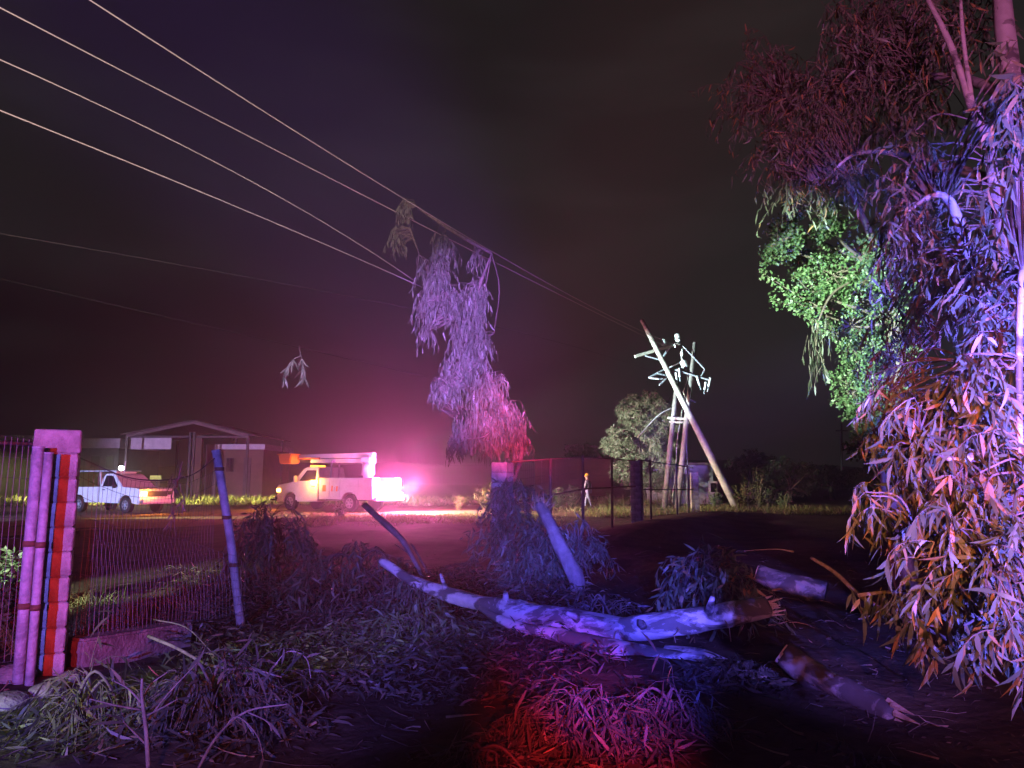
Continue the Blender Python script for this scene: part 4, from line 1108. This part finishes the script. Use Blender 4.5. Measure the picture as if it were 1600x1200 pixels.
def heap(name, label, px, py, rx, ry, Y, n, leaf, m='leaf_dry', lw=.18, single=0, fall=1.0, stems=5, reach=1.0, seglen=(.25, .5), depth=None, step=.04, spread=.62):
    """fallen leafy bough: arching stems with hanging leaves covering a mound"""
    c = at(px, py, Y); k = Y / FPX; g = gz(c.x, c.y)
    t = thing(name, label, 'branch', (c.x, c.y, g))
    W2, H2, D2 = rx * k, ry * k, depth or rx * k * .7
    lv, tw = Leaves(), MB(); roots = []
    for s in range(stems):
        a = random.uniform(-1, 1)
        e = Vector((c.x + a * W2 * .9, c.y + random.uniform(-.5, .5) * D2, max(g + .03, c.z - H2 * .7)))
        topm = Vector((c.x + a * W2 * .35, c.y + random.uniform(-.4, .4) * D2, c.z + H2 * random.uniform(.55, .95)))
        b0 = Vector((c.x - a * W2 * .4, c.y + random.uniform(0, .6) * D2, g + .02))
        pts = curve_pts([b0, topm, e], 7); tw.tube(pts, lerp_list([.014, .005], len(pts)), 6); roots += pts
    for _ in range(n):
        a = random.uniform(0, 2 * math.pi); q = random.random() ** .5
        dx_, dy_ = math.cos(a) * q, math.sin(a) * q
        hz = c.z - H2 + 2 * H2 * math.sqrt(max(0, 1 - q * q)) * random.uniform(.55, 1.05)
        p = Vector((c.x + dx_ * W2, c.y + dy_ * D2, max(hz, g + .04)))
        out = Vector((dx_, dy_, .15)) * reach
        src = min(roots, key=lambda z: (z - p).length_squared)
        if (src - p).length > .06: tw.tube([src, src.lerp(p, .5) + Vector((0, 0, .04)), p], [.006, .005, .003], 3, False)
        branchlet(tw, lv, p, out + rv(.35), random.uniform(*seglen), leaf, leaf * lw, step, fall, .0025, spread, 4, .5)
    # nothing pokes far under the soil
    for i, p in enumerate(lv.P):
        if p[2] < gz(p[0], p[1]) + .015:
            lv.P[i] = (p[0], p[1], gz(p[0], p[1]) + random.uniform(.01, .05)); d = lv.D[i]; lv.D[i] = (d[0], d[1], abs(d[2]) * .1)
    o = tw.build('twigs', M['twig'], t, True); o['kind'] = 'stuff'
    lv.build(M[m], t, 'lance', single, 'foliage')
    return t

heap('fallen_bough', 'wilted leafy bough glowing red at the bottom centre', 915, 1142, 105, 66, 4.7, 150, .15, lw=.11, single=90, spread=.45)
heap('fallen_bough', 'dark blue leafy bough right behind the red one', 1045, 1125, 60, 52, 5.1, 75, .14, lw=.12, single=40)
heap('fallen_bough', 'blue leaf tuft at the end of the side limb below the long trunk', 1155, 1085, 55, 45, 6.2, 70, .14, single=30)
heap('fallen_bough', 'drooping curtain of broad leaves behind the right end of the long trunk', 1120, 905, 75, 52, 8.2, 120, .15, 'leaf', .2, 60, 1.2)
heap('fallen_bough', 'tangled violet leaf mass covering the foot of the blue pillar', 800, 820, 55, 70, 12.6, 190, .15, 'leaf_grey')
heap('fallen_bough', 'blue leaf heap under the splintered log', 840, 880, 52, 60, 11.4, 170, .15, 'leaf_grey')
heap('fallen_bough', 'low flat leaf scrap on the soil right of the splintered log', 945, 942, 55, 12, 9.0, 34, .13)
heap('fallen_bough', 'leafy heap right of the leaning fence post below the truck', 425, 850, 60, 62, 11.0, 190, .15, 'leaf_grey')
heap('fallen_bough', 'low tangled leafy mass in the middle left before the long trunk', 560, 900, 110, 50, 10.2, 170, .14, 'leaf_grey', depth=1.2)
heap('fallen_bough', 'violet leaves drooping over the thin end of the long trunk', 655, 935, 40, 25, 8.9, 44, .14, 'leaf_grey', single=20)
heap('fallen_bough', 'large dim leaf mound in front of the thin end of the long trunk', 660, 1000, 90, 50, 8.0, 150, .14, 'leaf_grey', depth=.8)
heap('fallen_bough', 'brown violet leafy boughs covering the lower left corner right of the green tuft', 330, 1100, 125, 82, 5.0, 170, .15, lw=.13, single=80)
heap('fallen_bough', 'green lit stringy leaf tuft at the foot of the near pillar', 130, 1120, 70, 75, 4.9, 110, .16, lw=.10, single=50)
heap('fallen_bough', 'thin green leaf spray at the bottom edge left of the red bough', 750, 1180, 70, 20, 4.4, 34, .15, lw=.09, single=20)
t = thing('caught_spray', 'leaf wisps caught on the sagging mesh left of the leaning post', 'branch', at(275, 720, 7.4))
lv, tw = Leaves(), MB()
tw.tube(curve_pts([at(285, 722, 7.45), at(276, 760, 7.4), at(272, 800, 7.38), at(274, 838, 7.36)], 5), lerp_list([.008, .003], 16), 5)
for _ in range(15):
    branchlet(tw, lv, at(275 + random.gauss(0, 6), random.uniform(722, 815), 7.4), (random.gauss(0, .4), random.gauss(0, .3), -.3), .14, .10, .015, .035, .9, .002, .4, 3, .9)
o = tw.build('twigs', M['twig'], t); o['kind'] = 'stuff'; lv.build(M['leaf_grey'], t, 'lance', 20)
heap('fallen_bough', 'small grey leaf heap at the right of the blue leaf heap', 905, 850, 40, 40, 12.2, 90, .14, 'leaf_grey')

# bare twigs standing in the lower left
def dead_twig(label, ctrl, rad, shoots, leaves=0):
    t = thing('bare_twig', label, 'twig', (*ctrl[0].xy, 0)); pts = curve_pts(ctrl, 7)
    MB().tube(pts, lerp_list(rad, len(pts)), 7, wob=.1).build('stem', M['dry_twig'], t, True)
    lv = Leaves()
    for sh in shoots:
        p = curve_pts(sh, 5); MB().tube(p, lerp_list([rad[-1] * 1.1, .003], len(p)), 5).build('shoot', M['dry_twig'], t, True)
        for q in p[4:]:
            if leaves and random.random() < leaves: lv.add(q, (p[-1] - p[0]) + rv(.2), random.uniform(.08, .15), .018)
    if lv.P: lv.build(M['leaf_dry'], t, 'lance', 30)
dead_twig('pale forked twig with stiff side shoots in the lower left corner', [at(232, 1200, 4.0), at(228, 1140, 4.05), at(222, 1090, 4.1), at(222, 1060, 4.1)], [.012, .011, .009, .006],
          [[at(224, 1110, 4.1), at(180, 1102, 4.0), at(140, 1092, 3.95)], [at(228, 1130, 4.1), at(262, 1085, 4.2), at(308, 1036, 4.3)], [at(223, 1100, 4.1), at(200, 1076, 4.1), at(178, 1064, 4.1)], [at(226, 1120, 4.1), at(255, 1105, 4.0), at(278, 1092, 4.0)], [at(230, 1165, 4.05), at(205, 1140, 4.0), at(192, 1126, 3.95)], [at(222, 1095, 4.1), at(235, 1070, 4.2), at(262, 1050, 4.2)]], .5)
dead_twig('long arching dry twig over the lower left boughs', [at(232, 994, 5.6), at(275, 1012, 5.4), at(330, 1040, 5.2), at(390, 1045, 5.1), at(440, 1058, 5.0)], [.012, .012, .010, .008, .005],
          [[at(240, 968, 5.9), at(290, 980, 5.7), at(330, 1018, 5.4)], [at(425, 1045, 5.1), at(450, 1018, 5.1), at(478, 1028, 5.1), at(486, 1060, 5.1)]], .3)
dead_twig('bent curved twig with seed pods near the bottom left', [at(310, 1200, 4.2), at(340, 1150, 4.3), at(385, 1112, 4.4), at(450, 1100, 4.5)], [.008, .008, .006, .004],
          [[at(345, 1145, 4.3), at(370, 1120, 4.3), at(402, 1150, 4.2), at(412, 1190, 4.1)], [at(385, 1112, 4.4), at(420, 1130, 4.3), at(425, 1160, 4.3)]], .6)
dead_twig('red lit fallen limb running into the near gum leaves', [at(1268, 872, 6.6), at(1305, 895, 6.3), at(1350, 935, 5.9), at(1420, 970, 5.5), at(1480, 1000, 5.2), at(1560, 1068, 4.8)], [.014, .017, .018, .016, .012, .008],
          [[at(1350, 935, 5.9), at(1400, 922, 5.5), at(1440, 930, 5.2)], [at(1240, 862, 6.8), at(1210, 858, 6.9), at(1150, 862, 7.0)]], .5)
# leaves hanging from that limb
def fringe(label, line, Y, n, leaf, L):
    t = thing('hanging_leaf_fringe', label, 'branch', at(*line[len(line) // 2], Y)); lv, tw = Leaves(), MB()
    st = curve_pts([at(*q, Y) for q in line], 6); tw.tube(st, lerp_list([.012, .004], len(st)), 5)
    for _ in range(n):
        p = random.choice(st) + rv(.03)
        branchlet(tw, lv, p, (random.gauss(0, .4), random.gauss(0, .4), -.3), L * random.uniform(.6, 1.2), leaf, leaf * .19, .035, .9, .0025, .42, 4, 1.1)
    o = tw.build('twigs', M['twig'], t); o['kind'] = 'stuff'; lv.build(M['leaf'], t, 'lance', 60)
fringe('fringe of long leaves hanging below the red lit limb', [(1340, 930), (1390, 925), (1440, 930), (1500, 945), (1600, 905)], 5.0, 24, .15, .14)
fringe('cluster of large pointed leaves hanging low in front of the near gum', [(1415, 960), (1450, 975), (1500, 980), (1600, 920)], 4.3, 20, .17, .16)
heap('fallen_bough', 'small lone leaf clump at the bottom edge right of centre', 1340, 1185, 18, 12, 4.3, 6, .1, single=10)

# rubble beside the near pillar
for k, (px, py, s) in enumerate(((20, 1062, .3), (70, 1085, .22), (12, 1105, .26), (110, 1062, .17))):
    p = g_at(px, py)
    bm = bmesh.new(); bmesh.ops.create_icosphere(bm, subdivisions=2, radius=s * .5)
    for v in bm.verts: v.co *= 1 + .35 * mnoise.noise(v.co * 5 + Vector((k * 3, 0, 0))); v.co.z *= .55
    me = bpy.data.meshes.new('stone'); bm.to_mesh(me); bm.free()
    o = link('stone', me, M['kerb']); o.location = p + Vector((0, 0, s * .12))
    tag(o, ['largest grey stone at the left edge beside the near pillar', 'flat grey stone just right of the largest one', 'low stone nearest the bottom left corner', 'small stone at the right foot of the near pillar'][k], 'stone', 'stones by the near pillar')

# ------------------------------------------------------------------ ground cover
def blades(n, fx, h, w, m, name, label, lean=.5):
    lv = Leaves()
    for _ in range(n):
        x, y = fx(); lv.add((x, y, gz(x, y) + .01), (random.gauss(0, lean), random.gauss(0, lean), 1), h * random.uniform(.4, 1.3), w)
    o = lv.build(m, None, 'blade', 0, name, .3, .25); tag(o, label, None, kind='stuff'); return o
def clumped(xr, yr, k, sd):
    cs = [(random.uniform(*xr), random.uniform(*yr)) for _ in range(k)]
    def f():
        c = random.choice(cs); return c[0] + random.gauss(0, sd), c[1] + random.gauss(0, sd)
    return f
blades(12000, clumped((-60, 12), (44, 52), 460, .45), .75, .045, M['grass'], 'verge_grass', 'tufted grass on the far verge of the road')
blades(5200, clumped((-10, 1.5), (26, 33), 160, .35), .28, .022, M['grass'], 'roadside_grass', 'low grass on the near road edge')
blades(3800, clumped((3, 22), (31, 39), 120, .4), .5, .03, M['grass'], 'pole_grass', 'rough grass around the feet of the poles')
blades(5200, clumped((-7.5, -4.3), (6.6, 10.5), 90, .22), .24, .010, M['grass'], 'fence_grass', 'green grass left of the near pillar', .6)
blades(3600, lambda: (random.uniform(-6, 7), random.uniform(3.2, 14)), .07, .004, M['litter'], 'dry_stubble', 'thin dry stubble on the soil', 1.0)

lv = Leaves()
for _ in range(6500):
    y = 3 + 14 * random.random() ** 1.5; x = random.uniform(-.85, .85) * (y + 1.5)
    lv.add((x, y, gz(x, y) + random.uniform(.008, .03)), (random.gauss(0, 1), random.gauss(0, 1), random.gauss(0, .15)), random.uniform(.03, .09), random.uniform(.006, .014))
o = lv.build(M['litter'], None, 'lance', 0, 'leaf_litter', .05); tag(o, 'fallen leaf litter scattered over the soil', None, kind='stuff')
lv = Leaves()
for _ in range(260):
    y = 3.4 + 9 * random.random() ** 1.2; x = random.uniform(-.75, .6) * y
    lv.add((x, y, gz(x, y) + random.uniform(.01, .05)), (random.gauss(0, 1), random.gauss(0, 1), random.gauss(.03, .12)), random.uniform(.08, .3), random.uniform(.008, .024))
o = lv.build(M['splinter'], None, 'blade', 0, 'bark_scraps', .05, .3); tag(o, 'torn bark strips scattered over the soil', None, kind='stuff')
lv = Leaves()
for _ in range(15000):
    y = random.uniform(5.6, 13.5); x = random.uniform(-.42, .08) * y + random.gauss(0, .3)
    n_ = mnoise.noise(Vector((x * .9, y * .9, 12))); hgt = max(0, n_ + .25) * .34
    lv.add((x, y, gz(x, y) + .01 + hgt * random.random() ** .6), (random.gauss(0, 1), random.gauss(0, 1), random.gauss(.1, .5)), random.uniform(.06, .15), random.uniform(.012, .024))
o = lv.build(M['leaf_dry'], None, 'lance', 0, 'leaf_debris', .25); tag(o, 'tangled torn leaves covering the ground between the fence and the long trunk', None, kind='stuff')
mb = MB()
for _ in range(450):
    y = 3 + 13 * random.random() ** 1.3; x = random.uniform(-.8, .8) * (y + 1.5); a = random.uniform(0, 6.3); l = random.uniform(.1, .5)
    p = Vector((x, y, gz(x, y) + .015)); d = Vector((math.cos(a), math.sin(a), random.uniform(-.02, .2))) * l
    mb.tube([p, p + d * .5 + rv(.02), p + d], [.004, .003, .0015], 3, False)
o = mb.build('twig_litter', M['twig'], None); tag(o, 'broken thin twigs scattered over the soil', None, kind='stuff')

# weeds that stand out one by one
def weed(label, px, py, Y, h, n=16, m='leaf_round', leaf=.12):
    c = at(px, py, Y); b = Vector((c.x, Y, gz(c.x, Y)))
    t = thing('weed', label, 'plant', b, 'weeds by the road'); lv, mb = Leaves(), MB()
    for _ in range(n):
        a = random.uniform(0, 6.3); e = b + Vector((math.cos(a) * h * .5 * random.random(), math.sin(a) * h * .4 * random.random(), h * random.uniform(.5, 1.05)))
        pts = curve_pts([b + rv(.03) * Vector((1, 1, 0)).length, b.lerp(e, .5) + rv(.04), e], 4); mb.tube(pts, lerp_list([.008, .003], len(pts)), 3, False)
        for q in pts[2:]:
            for _k in range(3): lv.add(q, rv(.7) + Vector((0, 0, .3)), leaf * random.uniform(.6, 1.2), leaf * .3)
    o = mb.build('stems', M['twig'], t); o['kind'] = 'stuff'; lv.build(M[m], t)
for lb, px, py, Y, h in (('leafy weed in front of the bucket truck', 533, 800, 30, .62), ('pale bushy weed just left of the blue pillar', 758, 790, 37, 1.3), ('low weed left of the tall pale weed', 718, 790, 38, .8), ('bright shrub under the mesh right of the blue pillar', 872, 790, 38, 1.1),
                         ('leafy shrub left of the walking worker', 892, 790, 42, 1.2), ('pale shrub at the foot of the toppling pole', 1165, 790, 37.5, 1.4), ('yellowish shrub right of the toppling pole', 1185, 780, 42, 2.1), ('tufted shrub farthest right before the dark trees', 1225, 795, 36, 1.0),
                         ('wide shrub left of the foot of the toppling pole', 1118, 790, 37, 1.0), ('small shrub between pole foot and tufted shrub', 1203, 790, 38, 1.1), ('low shrub right of the worker', 955, 790, 41, .9)):
    weed(lb, px, py, Y, h, 26, 'grass' if 'yellow' in lb or 'pale' in lb else 'leaf_round')
for k, (px, py, Y, h, lb) in enumerate(((18, 900, 9.2, .75, 'lush green weed beside the mesh at the left edge'), (40, 905, 8.4, .6, 'lower green weed behind the thick tube post'), (-10, 930, 8.0, .7, 'green weed cut by the left edge'))):
    weed(lb, px, py, Y, h, 36, 'leaf_round', .11)

# ------------------------------------------------------------------ damp night air
mb = MB().box((0, 60, 14), (900, 900, 34))
hz = mb.build('haze', M['hill']); hz.data.materials.clear()
hm = bpy.data.materials.new('haze'); hm.use_nodes = True
hm.node_tree.nodes.clear()
ho = hm.node_tree.nodes.new('ShaderNodeOutputMaterial'); hv = hm.node_tree.nodes.new('ShaderNodeVolumePrincipled')
hv.inputs['Color'].default_value = (.9, .9, .92, 1); hv.inputs['Density'].default_value = .0029; hv.inputs['Anisotropy'].default_value = .8
hm.node_tree.links.new(hv.outputs[0], ho.inputs['Volume'])
hz.data.materials.append(hm); tag(hz, 'thin damp night air', None, kind='stuff')

cy = scene.cycles
cy.use_denoising = True
try: cy.denoiser = 'OPENIMAGEDENOISE'
except Exception: pass
cy.max_bounces = 5; cy.diffuse_bounces = 2; cy.glossy_bounces = 2; cy.transmission_bounces = 2; cy.volume_bounces = 0; cy.transparent_max_bounces = 4
cy.caustics_reflective = cy.caustics_refractive = False
cy.sample_clamp_indirect = 4.0
